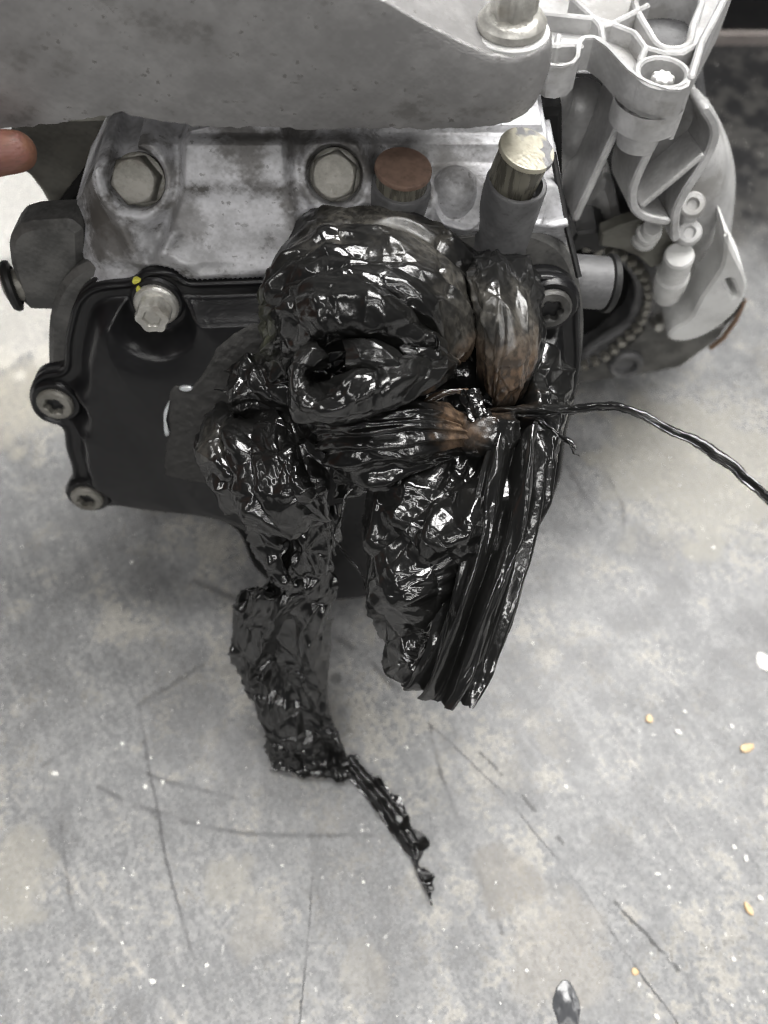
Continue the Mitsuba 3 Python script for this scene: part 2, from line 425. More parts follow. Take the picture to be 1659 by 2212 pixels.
def crumb(c, r, seed, flat=.6, stretch=1.0):
    m = trimesh.creation.icosphere(subdivisions=2, radius=1.0)
    q = m.vertices
    q = q * (.7 + .6 * meshkit.noise(q * 1.6 + seed * 7.3, seed))[:, None] * [r * stretch, r, r * flat]
    a = seed * 1.7
    q = q @ np.array([[math.cos(a), math.sin(a), 0], [-math.sin(a), math.cos(a), 0], [0, 0, 1]])
    q[:, 2] += -q[:, 2].min()
    m.vertices = q + [c[0], c[1], 0]
    return m


mat('chip_tan', proc(lambda p, n, uv: mix((.62, .42, .22), (.75, .6, .4), noise(p.x * 900, p.y * 900, p.z * 900))), .7)
mat('chip_white', (.78, .77, .74), .6)
for i, (u, v, r, st, lab) in enumerate([(1401, 1554, .0019, 1.2, 'pale tan wood chip on the floor, right of the hanging pleated bag flap'),
                                        (1611, 1616, .0021, 1.7, 'orange tan wood sliver on the floor near the right edge'),
                                        (1616, 1964, .0017, 1.9, 'thin tan wood sliver on the floor near the lower right edge'),
                                        (1371, 2099, .0016, 1.0, 'small tan wood crumb beside the long dark floor scratch')]):
    k = put('wood_chip', crumb(at(u, v, z=0), r * .85, i + 1, .5, st), 'chip_tan', True)
    labels[k] = {'label': lab, 'category': 'wood chip'}
k = put('paint_flake', crumb(at(1652, 1432, z=0), .0042, 3, .12, 1.2), 'chip_white', True)
labels[k] = {'label': 'white paint flake on the floor at the right edge', 'category': 'paint flake'}
specks = [(120, 1672), (352, 1690), (610, 1870), (879, 1615), (822, 1718), (1478, 1538), (1540, 1184), (1464, 1582), (285, 1215), (1580, 1570), (1222, 1700),
          (1640, 1940), (1610, 1855), (1420, 1888), (1585, 1830), (1583, 2072), (265, 1607), (785, 1905), (315, 1700), (660, 1604), (1418, 2196), (1380, 2125), (330, 2120), (447, 2085)]
ms = [crumb(at(u, v, z=0), .0005 + .0006 * rng.random(), i + 11, .6, 1 + .6 * rng.random()) for i, (u, v) in enumerate(specks)]
for i in range(110):
    u, v = rng.uniform(-60, 1720), 2230 - 1150 * rng.random() ** 1.3
    ms.append(crumb(at(u, v, z=0), .00018 + .00045 * rng.random() ** 3, i + 50, .6, 1.2))
for m in ms[24:]:
    pass
put('floor_grit', join(*ms), 'chip_white', True)
labels['floor_grit'] = {'label': 'white grit and specks scattered on the grey floor', 'category': 'grit', 'kind': 'stuff'}
# a drop of dark oil standing on the floor
c = at(1224, 2172, z=0)
q = trimesh.creation.icosphere(subdivisions=4, radius=1.0)
q.vertices = q.vertices * [.0048, .0074, .0010] * (.7 + .7 * meshkit.noise(q.vertices * 1.5, 2))[:, None] + [c[0], c[1], 0]
mat('oil', (.055, .057, .062), .2, 0, .8)
k = put('oil_drop', q, 'oil', True)
labels[k] = {'label': 'glossy dark grey oil drop on the floor at the bottom edge', 'category': 'oil drop'}
# ------------------------------------------------------------------ the gearbox
G = 'gearbox'
labels[G] = {'label': 'oily aluminium gearbox with a black front cover, standing on the workshop floor', 'category': 'gearbox'}
PAN = Plane((0, .1775, .127), 12.0)
SIL = Plane((0, .1875, .174), 35.0)


def VP(y):
    return Plane((0, y, 0), 0.0)


def ZP(z):
    return Plane((0, 0, z), 90.0)


def pxs(plane, pts):
    return np.array([plane.px(u, v) for u, v in pts])


def patch(rows, n, m):
    """A smooth sheet through control points (pixel u, v, depth in mm), rows by columns."""
    c = np.array([[at(u, v, t=t / 1000.) for u, v, t in r] for r in rows])
    ky, kx = min(3, len(c) - 1), min(3, c.shape[1] - 1)
    a, b = np.linspace(0, 1, len(c)), np.linspace(0, 1, c.shape[1])
    return np.stack([RectBivariateSpline(a, b, c[..., k], kx=ky, ky=kx)(np.linspace(0, 1, n), np.linspace(0, 1, m)) for k in range(3)], -1)


# ---- front cover (pressed steel, black paint)
cov_px = [(150, 690), (163, 650), (195, 620), (250, 609), (288, 602), (305, 588), (340, 580), (375, 586), (398, 602), (430, 606), (600, 600), (900, 597), (1130, 600),
          (1160, 594), (1215, 600), (1247, 630), (1253, 690), (1255, 780), (1236, 880), (1219, 960), (1212, 1020), (1187, 1085), (1150, 1132), (1080, 1180), (980, 1240),
          (830, 1278), (640, 1278), (545, 1215), (500, 1135), (430, 1113), (300, 1098), (235, 1090), (195, 1092), (165, 1075), (155, 1045), (157, 1015), (142, 960), (128, 918), (92, 905), (68, 875), (66, 838), (90, 808), (130, 800), (140, 760)]
ring = spline(pxs(PAN, cov_px), 420, closed=True)
cen = PAN.px(690, 900)
fr = np.r_[np.linspace(0, .25, 12)[:-1], np.linspace(.25, 1, 90) ** .8 * 1.0]
fr = np.unique(np.clip(fr, 0, 1))
XY = cen + fr[:, None, None] * (ring - cen)
D = sd_dist(XY, ring)
bolts_c = [PAN.px(340, 660), PAN.px(122, 862), PAN.px(190, 1062), PAN.px(1190, 655)]
away = np.min([np.linalg.norm(XY - b, axis=-1) for b in bolts_c], axis=0)
dd = np.minimum(D, np.maximum(away - .0035, 0))
hh = .0095 * sst(.0052, .0115, dd) + .0045 * (1 - np.exp(-np.maximum(dd - .011, 0) / .018))
hh += .0011 * np.exp(-((D - .0012) / .0009) ** 2) * (away > .008)
for (u, v, r, k) in [(560, 1080, .030, .004), (250, 730, .018, .0016)]:
    hh += k * np.exp(-(np.linalg.norm(XY - PAN.px(u, v), axis=-1) / r) ** 2) * sst(.010, .02, dd)
cr = seg_dist(XY, [PAN.px(205, 790), PAN.px(330, 930), PAN.px(430, 1090)])
hh -= .0012 * np.exp(-(cr / .006) ** 2) * sst(.012, .02, dd)
P = PAN.p3(XY, hh)
P = np.concatenate([P, PAN.p3(ring, np.full(len(ring), -.0018))[None], PAN.p3(cen + (ring - cen) * .99, np.full(len(ring), -.0022))[None]], 0)
put(G + '__cover', facing(grid_mesh(P, wrap=True), PAN.n), 'black_paint', 40)


def surf_h(xy):
    """Height of the cover's face at plane points, from its vertices."""
    d, i = cKDTree(XY.reshape(-1, 2)).query(xy, k=4)
    w = 1 / (d + 1e-6)
    return (hh.reshape(-1)[i] * w).sum(-1) / w.sum(-1)


# second bead behind the rim and the case it closes
put(G + '__case', slab(PAN, ring * 1.0 + 0 * ring, -.0026, -.006, .0008), 'black_paint', 40)
case_px = [(105, 670), (165, 600), (230, 585), (700, 580), (1240, 580), (1262, 650), (1268, 760), (1250, 880), (1222, 1000), (1190, 1075), (1120, 1140), (980, 1205), (830, 1222), (640, 1222), (555, 1180),
           (520, 1120), (300, 1085), (190, 1075), (148, 1000), (118, 905), (95, 840), (92, 800)]
put(G + '__case', slab(PAN, spline(pxs(PAN, case_px), 200, closed=True), -.0064, -.075, .002), 'sooty_casting', 40)

# rough dried sealant on the cover, and a bright chip in the paint
seal = [(545, 665), (700, 660), (700, 1000), (560, 992), (510, 990), (440, 984), (372, 976), (368, 950), (374, 905), (381, 880), (378, 840), (379, 800), (390, 787), (427, 789), (448, 765), (466, 736), (476, 710), (510, 684)]
sp = pxs(PAN, seal)
sp = spline(sp, 160, closed=True, straight=True)
sp += (meshkit.noise(np.c_[sp * 900, np.zeros(len(sp))], 3)[:, None] - .5) * .0012
sc = sp.mean(0)
fr2 = np.linspace(0, 1, 60)
SX = sc + fr2[:, None, None] * (sp - sc)
edge = sd_dist(SX, sp)
sh = surf_h(SX.reshape(-1, 2)).reshape(SX.shape[:2])
sh = sh + .0002 + .0006 * sst(0, .0008, edge) + .0007 * (meshkit.fbm(np.concatenate([SX * 520, np.zeros(SX.shape[:2] + (1,))], -1), 4) - .5) * sst(0, .002, edge)
SP = np.concatenate([PAN.p3(SX, sh), PAN.p3(SX[-1:], sh[-1:] - .001)], 0)
k = put(G + '__cover__sealant_patch', facing(grid_mesh(SP, wrap=True), PAN.n), 'sealant', True)
labels[k] = {'label': 'matt rough grey patch on the black cover'}
def chip(pts, hgt=.0004):
    o = spline(pxs(PAN, pts), 40, closed=True)
    c = o.mean(0)
    q = c + np.linspace(0, 1, 5)[:, None, None] * (o - c)
    h = surf_h(q.reshape(-1, 2)).reshape(q.shape[:2]) + hgt
    return facing(grid_mesh(np.concatenate([PAN.p3(q, h), PAN.p3(q[-1:], h[-1:] - .001)], 0), wrap=True), PAN.n)


k = put(G + '__cover__paint_chip', chip([(380, 814), (372, 826), (368, 846), (369, 866), (376, 886), (379, 884), (373, 866), (373, 842)], .0011), 'bare_metal', True)
labels[k] = {'label': 'bright crescent of bare metal in the black paint'}
put(G + '__cover__paint_chip', chip([(400, 789), (412, 785), (428, 789), (412, 794)], .0011), 'bare_metal', True)


# ---- screws of the cover
def star(amp, k=6):
    return lambda th, r, h: r * (1 + amp * np.cos(k * th))


def flange_bolt(key, o, axis, R, head_r, head_h, m='zinc', hollow=.55):
    fl_ = lathe([(0, -.001), (R, -.001), (R, .0012), (R * .93, .0020), (head_r * 1.02, .0026), (0, .0026)], o, axis, 48)
    prof = [(head_r * .97, .002), (head_r, head_h * .8), (head_r * .93, head_h), (head_r * hollow, head_h), (head_r * hollow * .8, head_h - .0012), (0, head_h - .0014)]
    hd = lathe(prof, o, axis, 72, star(.075))
    return put(key, join(fl_, hd), m, 32)


b0 = PAN.p3(PAN.px(340, 652), .0012)
k = flange_bolt(G + '__cover__flange_bolt', b0, PAN.n, .0073, .0054, .0085)
k = put(G + '__cover__washer', lathe([(.0082, -.004), (.0088, -.002), (.0088, .0004), (.0080, .0012), (.0, .0012)], PAN.p3(PAN.px(340, 648), 0), PAN.n), 'black_paint', 40)


def socket_bolt(u, v, h, R, m, tilt=0):
    o = PAN.p3(PAN.px(u, v), h)
    put(G + '__cover__washer', lathe([(R * 1.36, -.006), (R * 1.42, -.003), (R * 1.42, -.0005), (R * 1.25, .0012), (R * 1.05, .0012), (0, .0008)], o, PAN.n), 'black_paint', 40)
    hole = lambda th, r, z: np.where(r < R * .56, r * (1 + .16 * np.cos(6 * th)), r)
    put(G + '__cover__socket_bolt', lathe([(R, 0), (R, .0022), (R * .9, .0032), (R * .62, .0036), (R * .52, .0032), (R * .48, -.001), (R * .46, -.003), (0, -.0032)], o, PAN.n, 72, hole), m, 32)


socket_bolt(124, 862, .0010, .0066, 'dull_steel')
socket_bolt(192, 1066, .0010, .0066, 'dull_steel')
socket_bolt(1186, 655, .0012, .0070, 'sooty_casting')
for q in ([(288, 600), (298, 596), (306, 598), (300, 604), (291, 605)], [(300, 612), (306, 618), (304, 626), (297, 620)]):
    o = spline(pxs(PAN, q), 30, closed=True)
    k = put(G + '__cover__paint_mark', slab(PAN, o, .0024, .0004, .0002), 'yellow_paint', 35)
labels[G + '__cover__paint_mark'] = {'label': 'yellow paint dab beside the flange bolt'}

# ---- upper housing: sloping cast face with bolt pockets
nv, nu = 190, 420
vv = np.linspace(268, 622, nv)
ul = np.interp(vv, [268, 300, 345, 410, 460, 490, 560, 640], [480, 335, 238, 162, 126, 140, 156, 166])
ur = np.interp(vv, [268, 330, 480, 640], [1185, 1198, 1226, 1256])
uu = ul[:, None] + np.linspace(0, 1, nu) * (ur - ul)[:, None]
vg = np.repeat(vv[:, None], nu, 1)
HX = np.array([[0, 0]])
HX = SIL.px(UC, VC) * 0 + np.stack([np.zeros_like(uu), np.zeros_like(uu)], -1)
d = FW + (uu - UC)[..., None] / FOC * np.array([1., 0, 0]) + (VC - vg)[..., None] / FOC * UP
tt = ((SIL.o - EYE) @ SIL.n) / (d @ SIL.n)
HX = SIL.flat(EYE + tt[..., None] * d)
U, V = uu, vg
mm = .001


def r_of(u, v):
    return np.linalg.norm(HX - SIL.px(u, v), axis=-1) / mm


h = np.zeros_like(U)
# raised middle panel with soft flanks, valleys each side of it
pl = np.interp(V, [268, 400, 520, 640], [392, 390, 352, 330])
pr = np.interp(V, [268, 400, 520, 640], [628, 640, 660, 700])
panel = sst(-16, 22, U - pl) * sst(-16, 22, pr - U)
h += 3.2 * panel
h += 1.2 * panel * sst(440, 380, V)
h -= 2.4 * np.exp(-((U - pl + 18) / 22) ** 2) * sst(590, 520, V) + 2.0 * np.exp(-((U - pr - 22) / 24) ** 2) * sst(560, 480, V)
# left cheek turns away
h -= 9.0 * sst(250, 120, U) ** 1.5
rid = np.minimum(seg_dist(np.stack([U, V], -1), [(235, 425), (262, 480), (300, 560)]), 999)
h += 1.9 * np.exp(-(rid / 17) ** 2)
rid = seg_dist(np.stack([U, V], -1), [(385, 500), (350, 545), (312, 590)])
h += 1.6 * np.exp(-(rid / 14) ** 2)
rid = seg_dist(np.stack([U, V], -1), [(320, 530), (380, 548), (440, 588), (600, 578)])
h += 1.2 * np.exp(-(rid / 13) ** 2)
h -= 1.2 * sst(560, 585, V) * (U < 640)
# bolt pockets
for (u, v, ro, ri, kk) in [(295, 385, 11.2, 8.6, 1.0), (722, 378, 10.6, 8.2, 1.0)]:
    r = r_of(u, v)
    h = h * sst(ri, ro + 5, r) + (1 - sst(ri, ro + 5, r)) * 1.0
    h += (1.3 + 1.1 * (meshkit.noise(np.concatenate([HX * 90, np.full(HX.shape[:2] + (1,), u)], -1)) - .3)) * np.exp(-((r - ro) / 2.2) ** 2) - 5.5 * sst(ri + .6, ri - .8, r)
# saddle ridge from second pocket to first plug
rid = seg_dist(np.stack([U, V], -1), [(640, 450), (700, 475), (790, 440)])
h += 1.0 * np.exp(-(rid / 15) ** 2)
# plain grey wall at lower right stands steeper
fold = 486 + 6 * np.sin(U / 23.) + 14 * np.exp(-((U - 1000) / 40) ** 2)
h -= .105 * np.maximum(V - fold, 0) * sst(930, 1010, U)
h += .8 * np.exp(-((V - fold + 4) / 9) ** 2) * sst(860, 960, U)
# fillets round the plug collars
for (u, v, ro) in [(870, 432, 8.8), (995, 436, 8.0), (1112, 448, 8.9)]:
    r = r_of(u, v)
    h += 2.2 * np.exp(-np.maximum(r - ro, 0) / 1.8)
h += .10 * (meshkit.fbm(np.concatenate([HX * 240, np.zeros(HX.shape[:2] + (1,))], -1), 4) - .5)
h += .9 * (meshkit.fbm(np.concatenate([HX * 45, np.zeros(HX.shape[:2] + (1,))], -1), 2, 6) - .5)
h = (h - .3) * 1.45
cov_poly = spline(cov_px, 300, closed=True)
inside = shapely.contains_xy(Polygon(cov_poly), U, V)
de = sd_dist(np.stack([U, V], -1), cov_poly)
sgn = np.where(inside, de, -de)
h -= 7.5 * sst(405, 350, V) * sst(770, 830, U) + 4.0 * sst(315, 285, V)
h = h * sst(3, -14, sgn) - 2.2 * sst(-12, 3, sgn) - .25 * np.maximum(sgn, 0) * .5
P = SIL.p3(HX, h * mm)
back = np.array([0, .05, 0.0])
P = np.concatenate([P[:1] + back, P, P[-1:] + back], 0)
P = np.concatenate([P[:, :1] + back, P, P[:, -1:] + back], 1)
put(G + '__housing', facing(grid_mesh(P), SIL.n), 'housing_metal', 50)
# black jointing strip on its right edge
put(G + '__housing__joint_strip', tube(np.array([SIL.p3(SIL.px(u, v), -.0012) for u, v in [(1196, 330), (1212, 420), (1228, 500), (1243, 560), (1252, 600)]]), .0010, 8), 'black_rubber')


def hex_bolt(u, v, deg, m):
    a, b, w = frame_of(SIL.n)
    ph = math.radians(deg)
    def hexr(th, r, hz):
        k = np.mod(th - ph, math.pi / 3) - math.pi / 6
        return np.where(r > .0064, .0065 / np.cos(k), r) if r > .0064 else np.full_like(th, r)
    o = SIL.p3(SIL.px(u, v), -.0048)
    hd = lathe([(.0066, 0), (.0066, .0066), (.0063, .0072), (.0058, .0074), (0, .0074)], o, SIL.n, 96, hexr)
    fl_ = lathe([(.0079, -.001), (.0079, .0008), (.0066, .0013), (0, .0013)], o, SIL.n)
    put(G + '__housing__hex_bolt', join(hd, fl_), m, 25)


hex_bolt(293, 390, 8, 'dull_steel')
hex_bolt(722, 380, 20, 'dull_steel')


def vlathe(key, prof, u, v, y, m, top, n=56, lean=(0, 0, 1), shape=None, smooth=35):
    """Upright turned part whose top centre is seen at the pixel, standing in the plane y; heights count down from its top."""
    o = at(u, v, y=y)
    return put(key, lathe([(r, hh_ - top) for r, hh_ in prof], o, lean, n, shape), m, smooth)


tiltp = (.10, -.06, 1)
# plug collars, plugs, domed boss
def collar(u, v, y, R, H):
    R *= 1.05
    vlathe(G + '__housing__plug_collar', [(R * 1.12, -H), (R * 1.02, -H + .004), (R, -.003), (R, -.0006), (R - .0004, 0), (R - .0014, 0), (R - .0017, -.0006), (R - .0018, -.006), (0, -.006)], u, v, y, 'grey_casting', 0, lean=tiltp)  # darker metal takes in the shade on these upright walls


collar(868, 396, .2008, .0086, .022)
collar(1117, 392, .1985, .0088, .026)
knurl = lambda th, r, hz: r * (1 + (.006 * np.cos(48 * th) if hz < -.001 else 0))
def plug(u, v, y, R, H, mtop, mside, tiltp=(.10, -.06, 1)):
    k = vlathe(G + '__housing__plug', [(R * .90, -H), (R * .91, -.0026), (R * .92, -.0018)], u, v, y, mside, 0, 96, tiltp)
    vlathe(k + '__cap', [(R * .5, -.0022), (R * .9, -.0022), (R, -.0014), (R, -.0006), (R * .975, -.0001), (R * .9, .0), (0, .0)], u, v, y, mtop, 0, 64, tiltp)
    return k


k = plug(872, 360, .2005, .0085, .016, 'plug_rust', 'plug_side')
labels[k] = {'label': 'rust brown capped plug under the bracket'}
k = plug(1140, 320, .1990, .0083, .020, 'plug_top', 'plug_side', (.22, -.10, 1))
labels[k] = {'label': 'pale capped plug with a worn grey top'}
dome = [(.0088, -.026), (.0080, -.020), (.0077, -.0085), (.0079, -.0078), (.0077, -.0070)] + [(.0075 * math.cos(a), -.007 + .007 * math.sin(a)) for a in np.linspace(.1, math.pi / 2, 12)]
vlathe(G + '__housing__domed_boss', dome, 992, 372, .2035, 'housing_metal', 0, lean=tiltp)

# ---- castings behind
put(G + '__rear_case', slab(VP(.242), spline(pxs(VP(.242), [(26, 250), (420, 240), (520, 300), (470, 350), (330, 420), (230, 480), (150, 480), (112, 462), (88, 420), (62, 386), (28, 366), (20, 300)]), 90, closed=True, straight=True), 0, -.05, .0025), 'dark_casting')
put(G + '__rear_case', slab(VP(.236), pxs(VP(.236), [(240, 300), (420, 262), (700, 250), (1215, 240), (1215, 420), (900, 430), (180, 470), (120, 500), (110, 470)]), 0, -.05, .002), 'deep_black')
blk = [(16, 533), (21, 511), (36, 493), (68, 484), (150, 480), (176, 500), (182, 640), (150, 676), (64, 675), (46, 658), (21, 575)]
BP = Plane(at(90, 580, t=.262), 8)
bo = spline(pxs(BP, blk), 80, closed=True, straight=True)
put(G + '__side_block', slab(BP, bo, 0, -.013, .0022), 'sooty_casting', 40)
o = at(24, 618, t=.272)
put(G + '__side_plug', lathe([(.0050, -.008), (.0056, .0), (.0050, .002), (.0030, .0026), (0, .0026)], o, (-1, -.35, .05)), 'dull_steel')
put(G + '__side_plug__ring', lathe([(.0066, -.002), (.0085, -.0012), (.0087, .0), (.0080, .0012), (.0066, .0008)], o, (-1, -.35, .05)), 'black_rubber')

# ---- the mount bracket bolted on top
y0, xe, R = .1960, .0326, .0104
ss = np.r_[np.linspace(-.17, xe, 300)]
arc = np.linspace(-math.pi / 2, math.pi / 2, 40)
px_, py_ = np.r_[ss, xe + R * np.cos(arc[1:])], np.r_[np.full(len(ss), y0), y0 + R + R * np.sin(arc[1:])]
py_ = py_ + .0000
zb_u = np.array([-600, 0, 120, 240, 262, 285, 330, 400, 470, 560, 700, 830, 950, 1060, 1110, 1150, 1180])
zb_v = np.array([330, 279, 268, 249, 243, 251, 258, 270, 277, 275, 281, 277, 279, 274, 262, 250, 232])
zt_u = np.array([-600, 500, 830, 900, 1000, 1062, 1110, 1180])
zt_v = np.array([-150, -90, 0, 42, 92, 120, 122, 118])
xb = np.array([at(u, v, y=y0)[0] for u, v in zip(zb_u, zb_v)])
zbot = np.interp(px_, xb, [at(u, v, y=y0)[2] for u, v in zip(zb_u, zb_v)])
xt = np.array([at(u, v, y=y0)[0] for u, v in zip(zt_u, zt_v)])
ztop = np.interp(px_, xt, [at(u, v, y=y0)[2] for u, v in zip(zt_u, zt_v)])
zbot += .0012 * (meshkit.fbm(np.c_[px_ * 500, py_ * 500, px_ * 0], 4) - .5)
nn = np.c_[np.gradient(py_), -np.gradient(px_)]
nn /= np.linalg.norm(nn, axis=1, keepdims=True)
rows = []
zc = np.array([.94] + list(np.linspace(.97, 0, 26)) + [])
def brow(z, off):
    return np.c_[px_ + nn[:, 0] * off, py_ + nn[:, 1] * off, z]


rows.append(brow(zbot + .0012, -.010))
rows.append(brow(zbot + .0002, -.0013))
rows.append(brow(zbot, -.0002))
for s in np.linspace(.02, .93, 30):
    z = zbot + s * (ztop - zbot)
    bul = .0007 * (meshkit.fbm(np.c_[px_ * 60, z * 60, px_ * 0 + 3], 3) - .5) + .0012 * math.sin(math.pi * s)
    bul = bul - .010 * (1 - sst(-.17, -.02, px_)) * s * 0
    rows.append(brow(z, bul * sst(0, .1, s)))
for a in np.linspace(0, math.pi / 2, 6)[1:]:
    rb = .0014
    rows.append(brow(ztop - rb * .6 + rb * .6 * math.sin(a), -rb + rb * math.cos(a)))
base_top = rows[-1]
cx, cy = xe - .0002, y0 + R
inn = np.c_[np.minimum(px_, cx), np.where(px_ < cx, np.maximum(py_, cy), cy), ztop]
for s in (.35, .7, 1.0):
    rows.append(base_top * (1 - s) + inn * s)
far = inn + [0, .045, 0]
rows.append(inn + [0, .02, 0]); rows.append(far); rows.append(far - [0, -.001, .04])
bm = grid_mesh(np.array(rows))
put(G + '__bracket', facing(bm, (0, -1, .6)), 'bracket_metal', 45)
c0 = at(1103, 38, z=.2405)
cb = np.array([xe, y0 + R, .0])
ztb = float(np.interp(xe, px_, ztop)) + .0003
put(G + '__bracket__bolt_boss', lathe([(.0104, -.004), (.0100, .0004), (.0094, .0009), (0, .0009)], (cb[0], cb[1], ztb), (0, 0, 1)), 'bright_casting', 40)
o = np.array([cb[0], cb[1], ztb + .0008])
fl_ = lathe([(.0084, 0), (.0088, .0006), (.0088, .0022), (.0080, .0032), (.0062, .0042), (0, .0042)], o, (0, 0, 1), 64)
hd = lathe([(.0056, .003), (.0056, .0125), (.0052, .0135), (0, .0135)], o, (0, 0, 1), 96, star(.09, 8))
k = put(G + '__bracket__flange_bolt', join(fl_, hd), 'zinc', 30)
labels[k] = {'label': 'large pale star headed flange bolt on the bracket end'}

# ---- bell housing on the right
B = G + '__bell_housing'
body = patch([[(1440, 185, 274), (1488, 185, 271), (1502, 195, 285), (1508, 185, 320)], [(1392, 330, 300), (1490, 330, 287), (1556, 330, 292), (1582, 335, 330)],
              [(1378, 450, 318), (1476, 450, 305), (1556, 450, 310), (1586, 445, 350)], [(1390, 560, 350), (1480, 550, 334), (1548, 550, 338), (1574, 540, 375)],
              [(1400, 690, 390), (1480, 690, 378), (1536, 690, 385), (1560, 680, 410)]], 60, 60)
put(B, facing(grid_mesh(body), (0, -1, 0)), 'bell_metal', 60)
put(B + '__back_wall', slab(VP(.295), pxs(VP(.295), [(1150, 150), (1520, 150), (1560, 500), (1540, 700), (1150, 700)]), 0, -.02, .002), 'grey_casting')
zt = .2155
plate_px = [(1150, 60), (1170, 128), (1190, 141), (1213, 143), (1240, 136), (1253, 120), (1256, 92), (1264, 82), (1283, 81), (1311, 101), (1333, 125), (1355, 149), (1379, 167), (1403, 180), (1444, 193), (1470, 194), (1488, 187), (1493, 170), (1514, 95), (1564, 0), (1590, -50), (1140, -50)]
Zp = ZP(zt)
po = pxs(Zp, plate_px)
front_line = shapely.LineString(spline(po[:18], 120))
cup = Polygon(spline(pxs(Zp, [(1392, -30), (1505, -30), (1500, 50), (1475, 92), (1440, 92), (1408, 60)]), 60, closed=True))
hole_c = Zp.px(1433, 152)
hole = shapely.Point(*hole_c).buffer(.0066, 24)
slots = [Polygon(pxs(Zp, q)) for q in ([(1182, 95), (1200, 98), (1205, 120), (1190, 128), (1180, 118)], [(1215, 95), (1232, 98), (1237, 118), (1212, 128)])]
plate = Polygon(po).difference(shapely.union_all([cup, hole, *slots]))
plate = max(getattr(plate, 'geoms', [plate]), key=lambda g: g.area)
ext, ints = np.array(plate.exterior.coords)[:-1], [np.array(r.coords)[:-1] for r in plate.interiors]
put(B + '__top_plate', slab(ZP(zt - .006), ext, 0, -.0045, .0005, ints), 'bell_metal', 40)
lines = [[(1172, 20), (1286, 32), (1300, 50), (1305, 84)], [(1286, 32), (1240, -10)], [(1324, 43), (1400, 4)], [(1300, 48), (1324, 43), (1374, 63), (1397, 95), (1386, 122)],
         [(1397, 95), (1440, 107), (1475, 107), (1500, 92)], [(1205, 92), (1208, 70)], [(1286, 32), (1324, 43)], [(1170, 92), (1240, 88), (1256, 92)]]
def wall(geom, z1, z0, key, m='bell_metal', bevel=.0006):
    for g in getattr(geom, 'geoms', [geom]):
        e_, i_ = np.array(g.exterior.coords)[:-1], [np.array(r.coords)[:-1] for r in g.interiors]
        put(key, slab(ZP(z1), e_, 0, z0 - z1, bevel, i_), m, 40)


for ln in lines:
    g = shapely.LineString(spline(pxs(Zp, ln), 40, straight=True)).buffer(.0011, cap_style=1)
    wall(g, zt - .0006, zt - .0065, B + '__top_plate__rib')
rim = front_line.buffer(.0013).intersection(Polygon(po))
wall(rim, zt, zt - .0095, B + '__top_plate__rim')
wall(shapely.LineString(pxs(Zp, [(1493, 168), (1514, 95), (1564, 0), (1590, -50)])).buffer(.0012), zt + .001, zt - .02, B + '__top_plate__rim')
wall(shapely.Point(*hole_c).buffer(.0088, 24).difference(hole), zt - .0002, zt - .009, B + '__top_plate__eye')
wall(cup.boundary.buffer(.0012), zt - .001, zt - .012, B + '__top_plate__rib')
wall(cup.buffer(.002), zt - .011, zt - .016, B + '__top_plate__cup_floor', 'grey_casting')
hc = np.array([hole_c[0], hole_c[1], 0])
put(B + '__post', lathe([(.0066, -.0165), (.0074, -.0105), (.0084, -.0095), (.0112, -.008), (.0112, -.0005)], hc + [-.001, .001, zt - .009], (0, 0, 1)), 'bell_metal', 40)
o = hc + [.0008, .0006, zt - .012]
put(B + '__post__bolt', join(lathe([(.0058, 0), (.0058, .0015), (0, .0015)], o, (0, 0, 1)), lathe([(.0035, .001), (.0035, .009), (.003, .0098), (0, .0098)], o, (0, 0, 1), 72, star(.12, 8))), 'bright_casting', 32)


def ball_chain(pts, key, m):
    """Rounded, tapering lug: hull of spheres."""
    ms = []
    for (u, v, t, r) in pts:
        s = trimesh.creation.icosphere(subdivisions=3, radius=r)
        s.apply_translation(at(u, v, t=t))
        ms.append(s)
    hl = [trimesh.util.concatenate([a, b]).convex_hull for a, b in zip(ms[:-1], ms[1:])]
    return put(key, join(*hl), m, 60)


ball_chain([(1252, 232, .290, .0098), (1246, 292, .296, .0090), (1228, 372, .318, .0042)], B + '__lug', 'bell_metal')
ball_chain([(1192, 190, .276, .0075), (1196, 330, .315, .0055)], B + '__lug', 'bell_metal')
RIBP = Plane((0, .240, .2), 15.0)


def rib(pts, y, w, depth, m='bell_metal'):
    V_ = RIBP if y is None else VP(y)
    g = shapely.LineString(spline(pxs(V_, pts), 40)).buffer(w, cap_style=1)
    put(B + '__rib', slab(V_, np.array(g.exterior.coords)[:-1], 0, -depth, .0007), m, 40)


rib([(1359, 228), (1320, 310), (1245, 472)], None, .0013, .030)
rib([(1424, 268), (1402, 330), (1368, 416), (1372, 452), (1400, 472), (1440, 480)], None, .0015, .030)
rib([(1526, 240), (1546, 285), (1538, 320), (1505, 380), (1463, 455), (1460, 515)], None, .0016, .03)
rib([(1517, 339), (1455, 392), (1390, 445)], None, .0010, .02)
put(B + '__web', slab(VP(.262), pxs(VP(.262), [(1359, 228), (1430, 262), (1402, 330), (1355, 312), (1330, 300)]), 0, -.03, .001), 'bell_metal')
put(B + '__web', slab(VP(.268), pxs(VP(.268), [(1424, 262), (1520, 250), (1545, 300), (1463, 455), (1400, 472), (1368, 416)]), 0, -.02, .001), 'bell_metal')
for q in ([(1222, 370), (1240, 372), (1246, 420), (1236, 445), (1220, 430)], [(1262, 440), (1310, 395), (1332, 440), (1334, 500), (1300, 505), (1262, 500)]):
    put(B + '__web', slab(VP(.275), spline(pxs(VP(.275), q), 40, closed=True), 0, -.03, .003), 'bell_metal')

